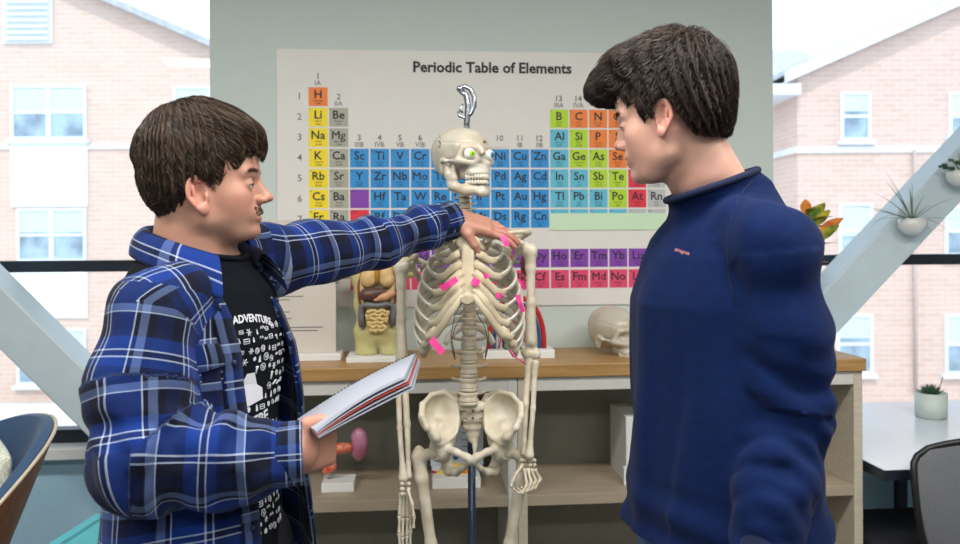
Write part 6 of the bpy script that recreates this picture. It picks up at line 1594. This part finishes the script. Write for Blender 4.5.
# ---- lounge chair with cushion at the left window
LC = thing('lounge_chair', 'blue upholstered lounge chair with a curved wooden shell by the left window', 'chair', Matrix.Translation((-1.655, 2.18, .02)) @ Matrix.Rotation(math.radians(45), 4, 'Z'))
M_lblue = mat('blue_upholstery', (52, 84, 122), .9, var=.08, vscale=80, bump=.3, bscale=300, sheen=.2); M_walnut = mat('walnut_ply', (150, 98, 52), .45, var=.12, vscale=8, stretch=(6, 6, 1), col2=(120, 74, 38)); M_edge = mat('pale_ply_edge', (214, 200, 180), .5)
def shell(u, v, r_off):   # u -1..1 round the back, v 0..1 up
    th = u*1.45; hgt = .50-.21*abs(u)**2.2; R_ = .235+.070*v+r_off; z = .42+hgt*v; return Vector((.14*v*(1-.3*abs(u))+R_*math.cos(th)*(.92), R_*math.sin(th)*1.08, z))
def shellmesh(r0, r1, name, m, vtop=1.0):
    nu, nv = 36, 16; vs = [shell(-1+2*i/nu, vtop*j/nv, r0) for j in range(nv+1) for i in range(nu+1)]+[shell(-1+2*i/nu, vtop*j/nv, r1) for j in range(nv+1) for i in range(nu+1)]; k = nu+1; N_ = k*(nv+1); fs = []
    for j in range(nv):
        for i in range(nu): q = (j*k+i, j*k+i+1, (j+1)*k+i+1, (j+1)*k+i); fs += [q, tuple(N_+x for x in reversed(q))]
    for i in range(nu): fs += [(nv*k+i, nv*k+i+1, N_+nv*k+i+1, N_+nv*k+i), (i+1, i, N_+i, N_+i+1)]
    for j in range(nv): fs += [(j*k, (j+1)*k, N_+(j+1)*k, N_+j*k), ((j+1)*k+nu, j*k+nu, N_+j*k+nu, N_+(j+1)*k+nu)]
    return MB().add(vs, fs, None, 0, True).build(name, m, LC, None, .003)
shellmesh(.034, .022, 'wooden_shell', M_walnut); shellmesh(.0215, -.012, 'back_upholstery', M_lblue, 1.01)
MB().tube([shell(-1+2*i/40, 1.0, .030) for i in range(41)], .0055, 8).tube([shell(-1, 1-i/12, .030) for i in range(13)], .0055, 8).build('shell_edge', M_edge, LC)
sdf_obj('seat_cushion', lambda p: smax(rbox(p, (-.08, 0, .40), (.30, .27, .055), .05), np.sqrt((p[:, 0]+.08)**2+p[:, 1]**2)-.33, .03), (-.45, -.35, .3), (.3, .35, .5), .009, M_lblue, LC)
for sx in (-.25, .12):
    for sy in (-.18, .18): MB().tube([(sx*.8, sy*.85, .36), (sx*1.15, sy*1.15, 0)], [.018, .012], 10).build('leg', M_walnut, LC)
M_cush = bpy.data.materials.new('patterned_cushion'); M_cush.use_nodes = True; N_ = M_cush.node_tree.nodes; L_ = M_cush.node_tree.links
tc = N_.new('ShaderNodeTexCoord'); wv = N_.new('ShaderNodeTexWave'); wv.inputs['Scale'].default_value = 14; wv.inputs['Distortion'].default_value = 9; wv.inputs['Detail Scale'].default_value = 3
cr = N_.new('ShaderNodeValToRGB'); el = cr.color_ramp.elements; el[0].color = srgb((236, 234, 222)); el[1].color = srgb((236, 234, 222)); el[1].position = 1.0
for ps, c in ((.15, (236, 234, 222)), (.28, (150, 175, 90)), (.38, (236, 234, 222)), (.5, (110, 160, 190)), (.6, (236, 234, 222)), (.72, (190, 200, 110)), (.82, (236, 234, 222))): e = el.new(ps); e.color = srgb(c)
L_.new(tc.outputs['Object'], wv.inputs['Vector']); L_.new(wv.outputs['Fac'], cr.inputs[0]); L_.new(cr.outputs[0], N_['Principled BSDF'].inputs['Base Color']); N_['Principled BSDF'].inputs['Roughness'].default_value = .9
cmx = Matrix.Translation((-1.475, 2.31, .735)) @ Matrix.Rotation(math.radians(45), 4, 'Z') @ Matrix.Rotation(math.radians(14), 4, 'Y') @ Matrix.Rotation(math.radians(8), 4, 'X')
def fcu(p):
    a = .20; th = .055*np.clip(1-(np.abs(p[:, 1])/a)**2.6, 0, 1)**.5*np.clip(1-(np.abs(p[:, 2])/a)**2.6, 0, 1)**.5+.004; return np.maximum(np.maximum(np.abs(p[:, 0])-th, np.abs(p[:, 1])-a*(1-.05*np.cos(p[:, 2]*7))), np.abs(p[:, 2])-a)*.7
me = geo_mesh('cushion', [sdf_geo(fcu, (-.08, -.22, -.22), (.08, .22, .22), .006)], M_cush); o = put(me, 'cushion', None, cmx); tag(o, 'square cushion with a green and blue pattern resting in the blue lounge chair', 'cushion')
# ---- teal book leaning on a stand on a low table
K_ = P(97, 513, 1.70); e1 = (P(48, 544, 1.56)-K_).normalized(); e2 = (P(108, 545, 1.58)-K_); e2 = (e2-e1*e2.dot(e1)*.6).normalized(); nb = e1.cross(e2).normalized(); nb = nb if nb.y < 0 else -nb
M_teal = mat('teal_book_cover', (42, 158, 166), .35, var=.04); 
bk = thing('teal_book', 'teal hardback book leaning on a small stand, at the bottom left of the frame', 'book', Matrix.Translation(K_)); BI = bk.matrix_world.inverted()
def slab(a, b, o0, o1, name, m, par, inv, ins=0.0):
    q0 = K_+e1*ins+e2*ins; vs = []
    for o_ in (o0, o1): vs += [q0+nb*o_, q0+e1*a+nb*o_, q0+e1*a+e2*b+nb*o_, q0+e2*b+nb*o_]
    return MB().add(vs, [(0, 1, 2, 3), (7, 6, 5, 4), (0, 4, 5, 1), (1, 5, 6, 2), (2, 6, 7, 3), (3, 7, 4, 0)]).build(name, m, par, inv)
slab(.20, .26, 0, -.0025, 'front_cover', M_teal, bk, BI); slab(.196, .254, -.0026, -.0145, 'page_block', M_paper, bk, BI, .001); slab(.20, .26, -.0146, -.017, 'back_cover', M_paper, bk, BI)
m = MB()
for k in range(2):
    a = K_+e1*.01+e2*(.022+.006*k)+nb*.0006; m.tube([a, a+e1*.18], .0004, 4)
m.build('cover_lines', M_dark, bk, BI)
cs = [K_, K_+e1*.20, K_+e1*.20+e2*.26, K_+e2*.26]; zmin = min(c.z for c in cs); cen = (cs[0]+cs[2])/2
tz = zmin-.004
tb = thing('side_table', 'low round side table under the teal book', 'table', Matrix.Translation((cen.x-.04, cen.y+.03, 0)))
MB().lathe([(.02, tz-.025), (.17, tz-.025), (.175, tz-.012), (.17, tz-.0)], 40).build('tabletop', M_walnut, tb); MB().tube([(0, 0, tz-.025), (0, 0, .02)], .022, 14).build('column', M_dark, tb); MB().lathe([(.17, .0), (.17, .012), (.03, .022)], 32).build('foot', M_dark, tb)
bc = cen-nb*.018; st_ = MB().tube([bc+Vector((0, 0, .02)), Vector((bc.x, bc.y+.06, tz+.004))], .006, 8).tube([bc+e1*.06, bc-e1*.06], .006, 8).tube([Vector((bc.x-.05, bc.y+.06, tz+.005)), Vector((bc.x+.05, bc.y+.06, tz+.005))], .005, 8).build('book_stand', M_black)
tag(st_, 'small black stand propping up the teal book', 'stand')
